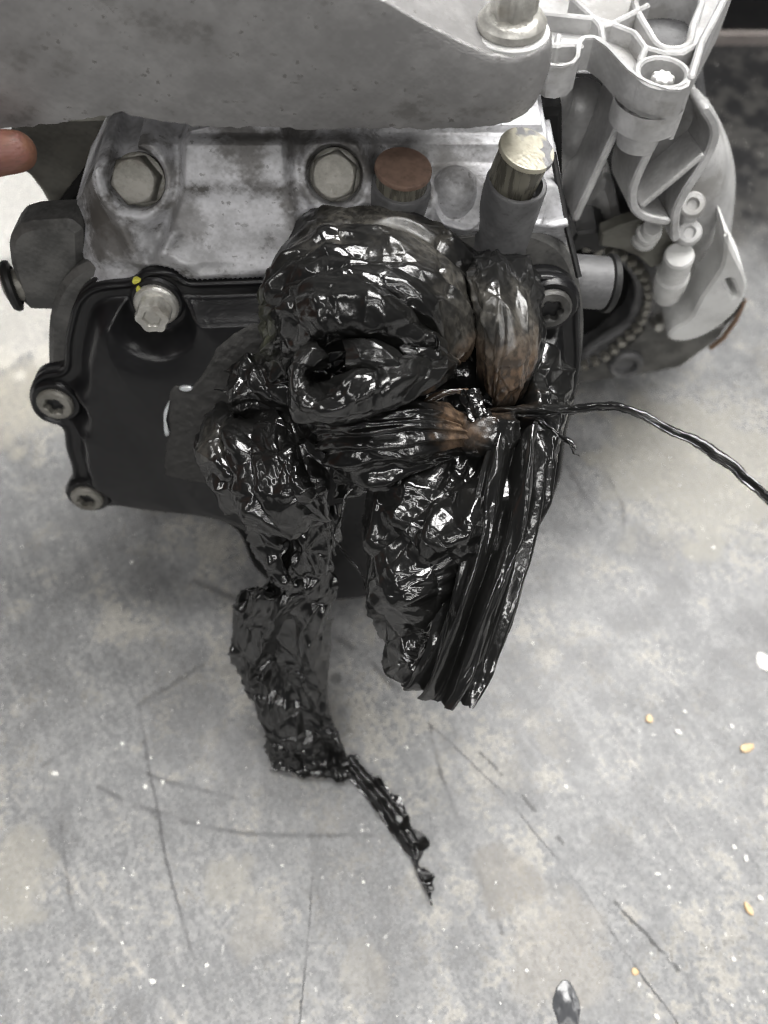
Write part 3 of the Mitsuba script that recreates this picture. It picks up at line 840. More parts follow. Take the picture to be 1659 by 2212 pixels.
# ring gear in its bore
RG = G + '__ring_gear'
GP = VP(.262)
beads = [(1268, 528), (1307, 538), (1349, 552), (1377, 577), (1391, 598), (1398, 619), (1399, 640), (1395, 660), (1388, 682), (1373, 709), (1342, 737), (1310, 765), (1270, 784), (1240, 797)]
bl = spline(pxs(GP, beads), 80)
outl = shapely.LineString(bl).buffer(.0052)
inn_ = shapely.LineString(bl).buffer(.0014)
sh_ = outl
put(RG, slab(GP, np.array(outl.exterior.coords)[:-1], -.002, -.02, .001), 'grey_casting')
tp = spline(pxs(GP, beads), 20)
for i, q in enumerate(tp):
    b_ = box(.0032, .0036, .0042)
    b_ = trimesh.convex.convex_hull(np.vstack([b_.vertices * [1, 1, 1], b_.vertices * [.7, 1.35, .7]]))
    b_.apply_transform(trimesh.transformations.rotation_matrix(i * .33, [0, 1, 0]))
    b_.apply_translation(GP.p3(q, .0006))
    put(RG + '__tooth', b_, 'dull_steel', False)
put(G + '__bore', slab(VP(.276), spline(pxs(VP(.276), [(1230, 545), (1330, 545), (1385, 590), (1395, 650), (1360, 710), (1300, 750), (1220, 780)]), 60, closed=True), 0, -.02, .002), 'deep_black')  # black disc painted in for the shade inside the bore
# pale drum wall under the bore
put(G + '__bore__drum', tube(spline(np.array([at(u, v, y=.266) for u, v in [(1248, 792), (1282, 745), (1330, 715), (1362, 690)]]), 30), .0028, 12), 'grey_casting', 60)
# lower case of the bell, resting low over the floor
LC = VP(.265)
low = [(1170, 700), (1235, 770), (1270, 790), (1330, 765), (1390, 705), (1450, 700), (1560, 700), (1590, 660), (1606, 640), (1600, 668), (1556, 738), (1474, 798), (1380, 815), (1227, 838), (1150, 845)]
put(G + '__lower_case', slab(LC, spline(pxs(LC, low), 120, closed=True, straight=True), 0, -.06, .003), 'sooty_casting', 40)
vl = at(1352, 790, y=.262)
put(G + '__lower_case__drain_boss', lathe([(.009, -.01), (.0088, .0), (.0075, .0015), (.0055, .001), (.0050, -.002), (0, -.002)], vl, (0, -1, .1)), 'grey_casting')
put(G + '__lower_case__edge_strip', tube(np.array([at(u, v, y=.2662) for u, v in [(1534, 752), (1562, 730), (1590, 690), (1608, 648)]]), .0013, 8), 'orange_rust')
for q in [(1422, 705), (1440, 690)]:
    put(G + '__lower_case__stud', lathe([(.0024, -.01), (.0024, .001), (.0018, .0018), (0, .0018)], at(*q, y=.262), (0, -1, .6)), 'zinc')
# bright curved foot
FP = VP(.238)
cres = Polygon(spline(pxs(FP, [(1443, 730), (1452, 714), (1476, 700), (1516, 643), (1552, 590), (1565, 545), (1568, 505), (1582, 535), (1596, 565), (1614, 615), (1604, 653), (1561, 702), (1500, 734), (1462, 739)]), 140, closed=True))
slot = shapely.LineString(pxs(FP, [(1574, 608), (1588, 638)])).buffer(.0012)
cf = cres.difference(slot)
put(G + '__foot', slab(FP, np.array(cf.exterior.coords)[:-1], 0, -.016, .0012, [np.array(r.coords)[:-1] for r in cf.interiors]), 'bright_casting', 40)
# bolts, sensor plate, connector and side port
yb = .238
put(G + '__pivot_bolt', lathe([(.0042, -.038), (.0060, -.035), (.0060, -.027), (.0068, -.026), (.0068, -.017), (.0058, -.016), (.0058, -.001), (.0050, 0), (0, 0)], at(1468, 550, y=yb), (-.22, -.35, 1)), 'bright_casting', 35)
SP_ = VP(.247)
put(G + '__sensor_plate', slab(SP_, spline(pxs(SP_, [(1300, 505), (1340, 488), (1397, 470), (1432, 486), (1466, 519), (1470, 545), (1440, 570), (1405, 580), (1380, 556), (1340, 540), (1296, 532)]), 70, closed=True, straight=True), 0, -.006, .0007), 'dark_casting')
put(G + '__sensor_plate__bolt', join(*[lathe([(r, z0), (r, z1 - .0004), (r - .0004, z1), (0, z1)], at(1409, 492, y=.2435), (0, -.45, 1)) for r, z0, z1 in ((.0052, -.010, -.0075), (.0042, -.0075, -.005), (.0050, -.005, -.003), (.0038, -.003, .001))]), 'bright_casting', 35)
put(G + '__connector', slab(VP(.256), spline(pxs(VP(.256), [(1246, 503), (1290, 498), (1308, 508), (1318, 532), (1292, 548), (1262, 538), (1240, 548), (1232, 530)]), 60, closed=True, straight=True), 0, -.015, .001), 'black_rubber')
for q in ((1495, 443), (1488, 503)):
    put(B + '__bolt', lathe([(.0048, -.01), (.0048, .001), (.0040, .0018), (.0024, .0018), (.0018, 0), (0, 0)], at(*q, y=.243), (-.2, -.6, .8)), 'bell_metal', 35)
pa, pb = at(1225, 606, t=.279), at(1312, 612, t=.281)
put(G + '__side_port', lathe([(.0092, -.02), (.0092, float(np.linalg.norm(pb - pa)) - .0006), (.0086, float(np.linalg.norm(pb - pa))), (0, float(np.linalg.norm(pb - pa)))], pa, pb - pa), 'grey_casting', 40)
put(G + '__side_port__ring', lathe([(.0090, -.0015), (.0102, -.0008), (.0102, .0012), (.0092, .002), (0, .002)], pb, pb - pa), 'black_rubber', 40)
# ------------------------------------------------------------------ the crumpled black plastic bag
def normals(B):
    n = np.cross(np.gradient(B, axis=1), np.gradient(B, axis=0))
    n /= np.linalg.norm(n, axis=-1, keepdims=True) + 1e-12
    if (n * (EYE - B)).sum() < 0:
        n = -n
    return n


def zoomg(A, n, m):
    a, b = np.linspace(0, 1, A.shape[0]), np.linspace(0, 1, A.shape[1])
    return np.stack([RectBivariateSpline(a, b, A[..., k])(np.linspace(0, 1, n), np.linspace(0, 1, m)) for k in range(A.shape[-1])], -1)


def upgrid(A, n, m, soft=.4):
    """Finer grid over the same sheet: flat facets (linear) blended with a smooth sheet (cubic)."""
    a, b = np.linspace(0, 1, A.shape[0]), np.linspace(0, 1, A.shape[1])
    x, y = np.linspace(0, 1, n), np.linspace(0, 1, m)
    k = min(3, len(a) - 1), min(3, len(b) - 1)
    lin = np.stack([RectBivariateSpline(a, b, A[..., c], kx=1, ky=1)(x, y) for c in range(3)], -1)
    cub = np.stack([RectBivariateSpline(a, b, A[..., c], kx=k[0], ky=k[1])(x, y) for c in range(3)], -1)
    return lin * (1 - soft) + cub * soft


def relax(P, b, N, eu, ev, it, hi, lo, free, bend):
    """Position-based sheet: rest lengths longer than the base by eu, ev; it buckles inside the shell lo..hi of the base."""
    du, dv = np.diff(b, axis=0), np.diff(b, axis=1)
    lu, lv = np.linalg.norm(du, axis=-1) * (1 + eu[1:]), np.linalg.norm(dv, axis=-1) * (1 + ev[:, 1:])
    a_, c_ = du[:, :-1] * (1 + eu[1:, 1:, None]), dv[:-1] * (1 + ev[1:, 1:, None])
    l1, l2 = np.linalg.norm(a_ + c_, axis=-1), np.linalg.norm(a_ - c_, axis=-1)
    lu2, lv2 = lu[:-1] + lu[1:], lv[:, :-1] + lv[:, 1:]

    def pull(A, C, L, k):
        d_ = C - A
        ln = np.linalg.norm(d_, axis=-1, keepdims=True) + 1e-12
        return d_ * ((ln - L[..., None]) / ln) * (.5 * k)

    for _ in range(it):
        for par in (0, 1):
            A, C, L = P[par:-1:2], P[par + 1::2], lu[par::2]
            w = min(len(A), len(C))
            x = pull(A[:w], C[:w], L[:w], 1.0)
            A[:w] += x * free[par:-1:2][:w]; C[:w] -= x * free[par + 1::2][:w]
            A, C, L = P[:, par:-1:2], P[:, par + 1::2], lv[:, par::2]
            w = min(A.shape[1], C.shape[1])
            x = pull(A[:, :w], C[:, :w], L[:, :w], 1.0)
            A[:, :w] += x * free[:, par:-1:2][:, :w]; C[:, :w] -= x * free[:, par + 1::2][:, :w]
        acc = np.zeros_like(P)
        x = pull(P[:-1, :-1], P[1:, 1:], l1, .35); acc[:-1, :-1] += x; acc[1:, 1:] -= x
        x = pull(P[1:, :-1], P[:-1, 1:], l2, .35); acc[1:, :-1] += x; acc[:-1, 1:] -= x
        x = pull(P[:-2], P[2:], lu2, bend); acc[:-2] += x; acc[2:] -= x
        x = pull(P[:, :-2], P[:, 2:], lv2, bend); acc[:, :-2] += x; acc[:, 2:] -= x
        P = P + acc * free * .7
        off = P - b
        hN = (off * N).sum(-1, keepdims=True)
        P = b + (off - hN * N) * (1 - .03 * free) * free + np.clip(hN, lo, hi) * N * free + (1 - free) * hN * N
    return P


def crease(P, sets, seed):
    """Sharp folds of thin film: triangle waves of many directions, each fading in and out over the sheet."""
    n, m = P.shape[:2]
    ls, lt = np.linalg.norm(np.diff(P, axis=0), axis=2), np.linalg.norm(np.diff(P, axis=1), axis=2)
    S = np.linspace(0, 1, n)[:, None] * ls.sum(0).mean() * 1000 + np.zeros((n, m))
    Tt = np.linspace(0, 1, m)[None] * lt.sum(1).mean() * 1000 + np.zeros((n, m))
    rs = np.clip(np.vstack([ls, ls[-1:]]) / ls.mean(), .25, 1.25)
    rt = np.clip(np.hstack([lt, lt[:, -1:]]) / lt.mean(), .25, 1.25)
    g = np.random.default_rng(seed)
    H = np.zeros((n, m))
    for ang, spread, lam, slope, count in sets:
        for _ in range(count):
            t = math.radians(ang + spread * g.uniform(-1, 1))
            L = lam * g.uniform(.7, 1.45)
            o = g.uniform(0, 50, 3)
            q = np.stack([(S * math.cos(t) + Tt * math.sin(t)) / (2.2 * L) + o[0], (Tt * math.cos(t) - S * math.sin(t)) / ((6.5 if spread < 90 else 3.0) * L) + o[1], np.full_like(S, o[2])], -1)
            x = (S * math.cos(t) + Tt * math.sin(t)) / L + .8 * (meshkit.noise(q, seed) - .5) + o[2]
            k = .975
            tri = np.arcsin(k * np.sin(2 * np.pi * x)) / math.asin(k)
            mask = sst(.36, .58, meshkit.noise(q * 1.5 + 9.1, seed + 3))
            H += mask * slope * L / 4 * tri * (abs(math.cos(t)) * rs + abs(math.sin(t)) * rt) / (abs(math.cos(t)) + abs(math.sin(t)))
    return P + normals(P) * (H * .001)[..., None]


def pinch(P, spec, seed):
    """Film pinched along single lines: straight or bowed creases, tent shaped, tapering out, flat between. spec rows: angle and spread of the
    crease line against the columns' direction (deg), length, half width, height (mm), creases per 10 square centimetres."""
    n, m = P.shape[:2]
    ls, lt = np.linalg.norm(np.diff(P, axis=0), axis=2), np.linalg.norm(np.diff(P, axis=1), axis=2)
    S = np.vstack([np.zeros((1, m)), np.cumsum(ls, 0)]) * 1000
    Q = np.hstack([np.zeros((n, 1)), np.cumsum(lt, 1)]) * 1000
    S, Q = S - S.mean(0) + S.mean(), Q - Q.mean(1, keepdims=True) + Q.mean()
    area = (S.max() - S.min()) * (Q.max() - Q.min()) / 1000.
    g = np.random.default_rng(seed)
    H = np.zeros((n, m))
    for ang, spread, ln, w, amp, dens in spec:
        for _ in range(int(dens * area + .5)):
            t = math.radians(ang + spread * g.uniform(-1, 1))
            L, W, A = ln * g.uniform(.6, 1.5), w * g.uniform(.6, 1.5), amp * g.uniform(.5, 1.3) * (1 if g.random() < .68 else -1)
            s0, q0 = g.uniform(S.min(), S.max()), g.uniform(Q.min(), Q.max())
            al = (Q - q0) * math.cos(t) + (S - s0) * math.sin(t)
            d = (S - s0) * math.cos(t) - (Q - q0) * math.sin(t) + g.uniform(-.5, .5) * al * al / L
            W2 = W * g.uniform(.5, 1.8)
            d = np.sqrt(d * d + .02) / np.where(d > 0, W, W2)
            H += A * np.exp(-2.0 * d) * np.clip(1.6 * (1 - np.abs(al) / L), 0, 1)
    return P + normals(P) * (H * .001)[..., None]


WILD = 'p', [(0, 180, 22, 5.5, 1.9, 10), (0, 180, 11, 2.8, .95, 18), (0, 180, 5, 1.2, .32, 26)]
BROAD = 'p', [(0, 180, 34, 8, 2.4, 4), (0, 180, 17, 4.2, 1.2, 6), (0, 180, 7, 1.4, .32, 12)]
TOP = 'p', [(0, 14, 36, 5, 1.4, 7), (0, 26, 22, 2.6, .8, 10), (0, 180, 15, 4, .9, 6), (0, 180, 6, 1.3, .30, 14)]
ARCS = 'p', [(0, 14, 30, 4, 1.5, 10), (0, 50, 16, 2.6, .95, 14), (0, 180, 11, 3, 1.0, 12), (0, 180, 4.5, 1.1, .30, 24)]
LIP = 'p', [(0, 20, 24, 3.2, 1.2, 12), (0, 180, 11, 2.8, 1.0, 14), (0, 180, 4.5, 1.2, .32, 24)]
PUFF = 'p', [(90, 10, 28, 3.2, 1.2, 10), (90, 22, 15, 1.8, .6, 15), (0, 180, 10, 2.4, .6, 10), (0, 180, 4.5, 1, .24, 20)]
STRIP = 'p', [(90, 8, 46, 4.5, 2.2, 8), (90, 20, 20, 2.4, 1.1, 10), (0, 180, 12, 3.0, 1.1, 10), (0, 180, 5, 1.2, .45, 28)]
LONG = 'w', [(90, 3, 10, .95, 2), (90, 4, 5.5, .8, 2), (90, 6, 3.0, .5, 2)]
GATHER = 'w', [(0, 8, 8.5, .8, 2), (0, 12, 4.6, .6, 2), (0, 20, 2.4, .28, 1), (0, 180, 11, .20, 2), (0, 180, 5, .12, 2)]


def crumple(B, exu, exv, hi, lo, cell=(.007, .007), its=60, seed=0, wave=.010, along=(1., 1.), bend=.15, sets=WILD, pitch=.00042):
    """A sheet larger than its place: it buckles in big soft folds first, then takes sharp creases."""
    Lr = np.linalg.norm(np.diff(B, axis=0), axis=2).sum(0).max()
    Lc = np.linalg.norm(np.diff(B, axis=1), axis=2).sum(1).max()
    n, m = max(int(Lr / cell[0]), 6), max(int(Lc / cell[1]), 6)
    b = zoomg(B, n, m)
    N = normals(b)
    gu, gv = np.meshgrid(np.linspace(0, 1, n), np.linspace(0, 1, m), indexing='ij')
    q = np.stack([gu * Lr / wave * along[0], gv * Lc / wave * along[1], np.full_like(gu, seed * 7.7)], -1)
    free = np.ones((n, m, 1))
    grow = lambda e: np.broadcast_to(e if np.isscalar(e) else np.interp(np.linspace(0, 1, n), np.linspace(0, 1, len(e)), e)[:, None], (n, m))
    P = b + N * ((meshkit.fbm(q, 2, seed) - .5) * (hi - lo) * .8 + (hi + lo) / 2)[..., None]
    P = relax(P, b, N, grow(exu) * .6, grow(exv) * .6, its, hi, lo, free, bend)
    P = upgrid(P, int(np.clip(Lr / pitch, 24, 330)), int(np.clip(Lc / pitch, 24, 330)), 1.0)
    return pinch(P, sets[1], seed + 100) if sets[0] == 'p' else crease(P, sets[1], seed + 100)


def jag(P, side, amp, seed, wl=2.5):
    """Torn edge: pull the border rows in and out unevenly."""
    Q = P.copy()
    n, m = P.shape[:2]
    L = P if side in ('end', 'start') else P.transpose(1, 0, 2)
    k = L.shape[1]
    r = (meshkit.fbm(np.c_[np.arange(k) / wl, np.zeros(k), np.full(k, seed)], 3) - .5) * 2
    r = np.maximum(r, -.3)
    last, prev = (L[-1], L[-6]) if side in ('end', 'right') else (L[0], L[5])
    d = last - prev
    d = d / (np.linalg.norm(d, axis=-1, keepdims=True) + 1e-9)
    for j in range(5):
        w = (1 - j / 5) ** 1.5
        row = -1 - j if side in ('end', 'right') else j
        if side in ('end', 'start'):
            Q[row] += d * (r * amp * w)[:, None]
        else:
            Q[:, row] += d * (r * amp * w)[:, None]
    return Q


BAG = 'plastic_bag'
labels[BAG] = {'label': 'crumpled oily black plastic bag balled up on the gearbox front, torn ends hanging', 'category': 'plastic bag'}


def sheet(part, rows, n, m, exu, exv, hi, lo, mat_='bag_plastic', jags=(), ridges=(), **kw):
    B = patch(rows, n, m)
    P = crumple(B, exu, exv, hi * .001, lo * .001, **kw)
    if ridges:      # single long creases laid along lines of the sheet: height in mm, half width in photo pixels
        c = np.array(rows, float)[..., :2]
        a_, b_ = np.linspace(0, 1, c.shape[0]), np.linspace(0, 1, c.shape[1])
        q = np.stack([RectBivariateSpline(a_, b_, c[..., k], kx=min(3, len(a_) - 1), ky=min(3, len(b_) - 1))(np.linspace(0, 1, P.shape[0]), np.linspace(0, 1, P.shape[1])) for k in (0, 1)], -1)
        h = np.zeros(P.shape[:2])
        for line, amp, wd in ridges:
            h += amp * np.exp(-2.0 * np.sqrt(seg_dist(q, line) ** 2 + 9.0) / wd)
        P = P + normals(P) * (h * .001)[..., None]
    for side, amp in jags:
        P = jag(P, side, amp * .001, kw.get('seed', 0))
    put(BAG + '__' + part, grid_mesh(P), mat_, 50)
    return P


# inner wad that fills the middle
ms = []
for (u, v, t, r) in [(800, 700, 252, 24), (900, 720, 252, 22), (760, 860, 256, 22), (900, 880, 254, 20), (990, 800, 250, 12), (1080, 760, 246, 11), (620, 980, 270, 13), (1060, 880, 248, 9)]:
    s_ = trimesh.creation.icosphere(subdivisions=4, radius=r / 1000.)
    s_.apply_translation(at(u, v, t=t / 1000.))
    ms.append(s_)
wad = trimesh.util.concatenate(ms).convex_hull
w2 = [m_ for m_ in ms]
for m_ in w2:
    q = m_.vertices
    c = q.mean(0)
    m_.vertices = q + (q - c) * (.25 * (meshkit.fbm(q * 160, 4, 3) - .5))[:, None]
put(BAG + '__wad', join(*w2), 'oily_plastic', 40)

# upper dome: an outer turn over a lower turn
sheet('fold', [[(590, 690, 262), (630, 540, 266), (755, 486, 268), (900, 505, 268), (1010, 560, 268), (1046, 650, 270)],
               [(578, 660, 246), (632, 522, 244), (750, 474, 242), (895, 500, 242), (1000, 556, 246), (1038, 640, 258)],
               [(572, 655, 238), (635, 552, 228), (760, 508, 224), (890, 522, 224), (988, 580, 230), (1030, 680, 250)],
               [(575, 645, 231), (650, 590, 217), (765, 560, 211), (880, 580, 211), (972, 650, 218), (1018, 740, 242)],
               [(580, 640, 232), (660, 618, 216), (765, 606, 209), (870, 650, 208), (956, 715, 218), (1010, 770, 242)],
               [(590, 650, 238), (668, 632, 222), (765, 626, 216), (866, 668, 214), (954, 728, 222), (1008, 778, 236)]],
      110, 190, [.02, .06, .15, .15, .06], .02, 0.5, -.4, ridges=[([(585, 640), (660, 600), (777, 590), (860, 606), (930, 650)], 1.2, 26), ([(610, 570), (700, 545), (790, 560)], .8, 40), ([(944, 512), (946, 590), (960, 640)], -1.8, 9), ([(690, 500), (716, 560), (700, 600)], .8, 30), ([(840, 540), (880, 574), (935, 578)], 1.0, 16)], sets=TOP, seed=3, wave=.012, along=(1.6, .25))
sheet('fold', [[(572, 640, 240), (660, 612, 222), (765, 598, 214), (865, 645, 213), (950, 720, 224), (1010, 770, 238)],
               [(562, 685, 235), (648, 638, 216), (760, 624, 207), (865, 668, 206), (950, 728, 218), (1004, 778, 232)],
               [(562, 735, 235), (643, 690, 213), (750, 675, 203), (860, 700, 203), (945, 745, 214), (998, 785, 228)],
               [(575, 770, 240), (655, 735, 218), (750, 718, 208), (855, 735, 207), (940, 770, 214), (990, 795, 228)],
               [(590, 790, 246), (668, 762, 226), (752, 745, 216), (850, 755, 214), (930, 785, 220), (980, 802, 232)]],
      100, 190, [.03, .08, .10, .05], .03, 0.6, -.5, ridges=[([(600, 690), (690, 660), (780, 656), (860, 694), (920, 734)], 1.1, 18), ([(620, 744), (700, 704), (760, 694)], 1.1, 22), ([(700, 650), (716, 700), (700, 750)], .9, 18), ([(800, 650), (794, 700), (830, 740)], 1.0, 18)], sets=ARCS, seed=8, wave=.011, along=(1.7, .4))
# left shoulder down to the knot
sheet('fold', [[(566, 700, 240), (600, 690, 232), (640, 690, 228)], [(568, 760, 243), (600, 755, 236), (640, 745, 230)],
               [(580, 820, 250), (610, 815, 244), (650, 800, 238)], [(610, 870, 256), (640, 860, 250), (670, 840, 246)]], 60, 60, .12, .12, 1.6, -1.2, seed=5)

# right puff, brown with dust, drawn to a point
sheet('fold', [[(992, 606, 256), (1012, 562, 252), (1060, 548, 254), (1110, 556, 256), (1148, 585, 256), (1160, 640, 256)],
               [(996, 616, 248), (1018, 582, 236), (1062, 562, 234), (1110, 572, 238), (1148, 600, 244), (1164, 660, 250)],
               [(1012, 662, 242), (1032, 632, 224), (1068, 615, 219), (1112, 625, 222), (1148, 655, 232), (1166, 710, 244)],
               [(1036, 730, 240), (1052, 716, 221), (1082, 705, 216), (1118, 710, 219), (1148, 730, 229), (1162, 770, 240)],
               [(1050, 806, 240), (1062, 801, 225), (1086, 795, 221), (1110, 795, 223), (1130, 805, 230), (1142, 830, 240)],
               [(1060, 862, 234), (1068, 860, 231), (1080, 858, 229), (1092, 858, 230), (1100, 860, 233), (1106, 868, 240)],
               [(1066, 890, 238), (1072, 892, 236), (1078, 893, 236), (1084, 893, 236), (1088, 890, 238), (1090, 890, 242)]],
      150, 110, .03, [.05, .14, .18, .2, .24, .2, .1], 0.6, -.5, sets=PUFF, seed=11, wave=.011, along=(.3, 1.6))

# middle rosette: rolled lip round a dark hollow
sheet('rolled_lip', [[(700, 742, 218), (664, 760, 216), (646, 800, 217), (650, 850, 220), (690, 884, 221), (770, 880, 217), (850, 850, 215), (920, 815, 218), (966, 785, 224)],
               [(686, 738, 209), (650, 756, 207), (632, 802, 209), (638, 862, 211), (688, 902, 211), (775, 897, 206), (860, 864, 205), (928, 825, 210), (972, 790, 218)],
               [(690, 752, 205), (660, 770, 204), (645, 806, 206), (652, 850, 206), (698, 872, 203), (775, 862, 198), (845, 832, 198), (912, 802, 205), (962, 780, 215)],
               [(697, 762, 207), (670, 780, 207), (656, 808, 209), (664, 838, 209), (706, 846, 206), (772, 832, 200), (832, 805, 201), (898, 782, 208), (950, 772, 218)],
               [(704, 770, 216), (680, 788, 217), (668, 808, 219), (676, 828, 219), (714, 832, 217), (770, 815, 212), (824, 792, 212), (890, 774, 216), (940, 766, 222)]],
      70, 220, .06, .05, .8, -.7, sets=LIP, seed=14, wave=.012)
sheet('rolled_lip', [[(742, 744, 208), (790, 740, 206), (836, 752, 207), (880, 785, 210), (930, 810, 215)],
               [(748, 762, 202), (795, 758, 199), (838, 770, 200), (880, 802, 205), (926, 826, 212)],
               [(752, 790, 204), (798, 792, 200), (838, 806, 201), (874, 826, 206), (916, 838, 213)],
               [(760, 812, 212), (800, 818, 208), (836, 826, 208), (868, 840, 212), (905, 846, 218)]], 60, 110, .06, .06, 1.0, -.8, sets=LIP, seed=17, wave=.012)
sheet('fold', [[(850, 700, 214), (885, 690, 213), (915, 710, 215), (935, 740, 219)], [(850, 735, 210), (888, 730, 209), (920, 742, 212), (950, 765, 218)],
               [(862, 765, 212), (896, 768, 211), (930, 770, 213), (968, 782, 218)], [(880, 800, 218), (910, 805, 217), (945, 800, 218), (975, 795, 222)]], 80, 80, .1, .1, 1.2, -1.0, seed=19, wave=.007, jags=[('end', 1.2), ('start', 1.0)])
# hollow of the roll
sheet('hollow', [[(640, 730, 226), (720, 725, 228), (800, 735, 226)], [(650, 800, 232), (720, 800, 236), (800, 805, 228)], [(660, 860, 226), (730, 860, 228), (800, 860, 224)]], 50, 60, .1, .1, 1.0, -1.0, seed=20)

# belly: stretched folds running to the brown right tip
sheet('fold', [[(660, 880, 232), (720, 884, 224), (800, 884, 220), (900, 862, 220), (960, 870, 223), (1000, 895, 229)],
               [(664, 905, 226), (725, 906, 216), (810, 902, 211), (900, 888, 213), (970, 896, 219), (1026, 926, 228)],
               [(690, 940, 228), (735, 940, 217), (815, 938, 212), (900, 930, 214), (975, 928, 220), (1036, 938, 228)],
               [(705, 985, 232), (745, 985, 222), (820, 985, 217), (900, 975, 218), (970, 962, 223), (1034, 950, 230)],
               [(715, 1030, 240), (755, 1030, 231), (820, 1026, 226), (895, 1010, 226), (960, 988, 230), (1024, 965, 234)],
               [(725, 1075, 250), (765, 1078, 244), (820, 1066, 240), (890, 1042, 238), (950, 1015, 238), (1012, 984, 240)]],
      150, 170, [.05, .10, .12, .10, .05], [.02] * 4, 1.8, -1.4, sets=GATHER, seed=23, wave=.011, along=(2.2, .35), jags=[('right', 1.2)])

sheet('fold', [[(995, 895, 231), (1050, 900, 226), (1105, 897, 229)], [(1000, 940, 228), (1052, 945, 223), (1105, 938, 226)], [(1010, 985, 231), (1060, 978, 226), (1110, 968, 229)]], 60, 60, .1, .1, 1.0, -.8, seed=61)
# left lobe
sheet('fold', [[(488, 800, 256), (530, 785, 254), (590, 790, 250), (640, 800, 246)], [(500, 830, 250), (545, 815, 246), (600, 815, 244), (650, 830, 242)],
               [(500, 868, 250), (545, 858, 246), (600, 862, 244), (660, 880, 242)], [(505, 905, 258), (550, 905, 254), (610, 915, 250), (670, 930, 246)]], 80, 100, .08, .08, 1.2, -1.0, seed=26, wave=.010, jags=[('left', 1.5)])
sheet('fold', [[(470, 880, 268), (510, 870, 262), (570, 880, 254), (640, 900, 248), (700, 930, 244)],
               [(445, 930, 266), (490, 925, 255), (560, 930, 246), (640, 940, 241), (705, 960, 240)],
               [(438, 965, 264), (495, 980, 250), (570, 990, 240), (645, 1000, 236), (708, 1010, 238)],
               [(458, 1010, 264), (510, 1035, 250), (580, 1050, 239), (650, 1055, 236), (708, 1060, 239)],
               [(500, 1060, 266), (540, 1090, 252), (590, 1105, 243), (655, 1110, 240), (705, 1105, 243)],
               [(530, 1090, 272), (560, 1118, 262), (600, 1130, 254), (655, 1135, 250), (700, 1125, 252)]],
      150, 140, .12, .10, 1.0, -.8, ridges=[([(505, 930), (537, 1041), (601, 1065), (690, 1040)], 2.2, 40), ([(545, 1080), (610, 1090), (695, 1050)], 1.6, 26), ([(560, 920), (610, 1000), (650, 1050)], 1.6, 36), ([(620, 910), (660, 980), (700, 1010)], -2.0, 22), ([(470, 920), (490, 1000), (530, 1060)], -2.2, 16)], seed=29, wave=.014)
sheet('fold', [[(448, 900, 262), (476, 892, 256), (500, 900, 254)], [(440, 950, 258), (464, 945, 252), (482, 950, 252)], [(452, 1010, 258), (480, 1005, 250), (502, 1000, 250)], [(500, 1060, 260), (520, 1050, 252), (536, 1040, 250)]],
      70, 40, .1, .2, 1.2, -1.0, seed=31, wave=.005, jags=[('left', 1.0)])

# right hanging flap: creased broad sheet, then the pleated band
sheet('flap', [[(812, 1050, 242), (880, 1010, 234), (960, 985, 230), (1050, 960, 230), (1120, 930, 234)],
               [(802, 1110, 240), (878, 1080, 231), (965, 1060, 226), (1060, 1030, 226), (1130, 1000, 232)],
               [(806, 1195, 242), (878, 1180, 231), (965, 1150, 227), (1050, 1110, 226), (1120, 1080, 232)],
               [(818, 1300, 247), (880, 1275, 236), (955, 1240, 234), (1025, 1200, 237), (1090, 1160, 244)],
               [(828, 1385, 252), (878, 1362, 242), (935, 1320, 241), (990, 1290, 243), (1050, 1260, 249)],
               [(850, 1450, 257), (888, 1458, 248), (930, 1440, 248), (965, 1420, 249), (1015, 1395, 255)]],
      170, 140, .06, .07, 1.0, -.8, ridges=[([(828, 1170), (868, 1260), (914, 1350)], 2.8, 46), ([(914, 1350), (955, 1260), (985, 1180), (1000, 1120)], 2.6, 34), ([(880, 1120), (918, 1190), (950, 1100)], 2.4, 26), ([(950, 1160), (1000, 1128), (1040, 1060)], 2.2, 24), ([(905, 1040), (880, 1110), (850, 1160)], 2.6, 30), ([(870, 1220), (930, 1235)], 1.4, 30), ([(990, 1000), (965, 1060), (985, 1120)], -2.0, 30), ([(838, 1250), (862, 1330), (890, 1430)], 2.2, 24), ([(850, 1390), (900, 1400), (960, 1330)], 1.8, 26)], sets=BROAD, seed=33, wave=.017, jags=[('left', 1.8)])
NP = 130
sheet('pleated_flap', [[(1040, 955, 228), (1085, 945, 224), (1130, 930, 223), (1170, 900, 226), (1200, 880, 232)],
               [(1010, 1060, 228), (1060, 1050, 222), (1115, 1040, 221), (1160, 1020, 225), (1192, 1000, 232)],
               [(980, 1180, 230), (1030, 1175, 224), (1090, 1165, 222), (1140, 1150, 226), (1170, 1130, 233)],
               [(945, 1310, 235), (990, 1305, 228), (1045, 1300, 226), (1095, 1290, 229), (1130, 1270, 236)],
               [(905, 1430, 241), (950, 1430, 234), (1000, 1430, 232), (1050, 1420, 234), (1078, 1400, 240)],
               [(872, 1478, 246), (915, 1505, 240), (955, 1520, 237), (1000, 1522, 238), (1024, 1515, 242)]],
      190, NP, .02, [.03] * 6, 1.2, -1.0, sets=LONG, seed=37, wave=.010, along=(.12, 1.3), jags=[('end', 1.2)])
sheet('flap', [[(1150, 770, 246), (1172, 757, 244), (1196, 775, 246), (1206, 810, 248)], [(1140, 820, 246), (1170, 810, 240), (1200, 825, 242), (1216, 850, 248)],
               [(1120, 880, 244), (1160, 870, 236), (1195, 880, 238), (1216, 900, 246)], [(1100, 930, 240), (1145, 930, 232), (1185, 930, 234), (1210, 940, 244)], [(1080, 980, 240), (1130, 990, 233), (1170, 990, 234), (1200, 990, 244)]],
      100, 80, .16, .22, 1.0, -.8, seed=41, wave=.011)
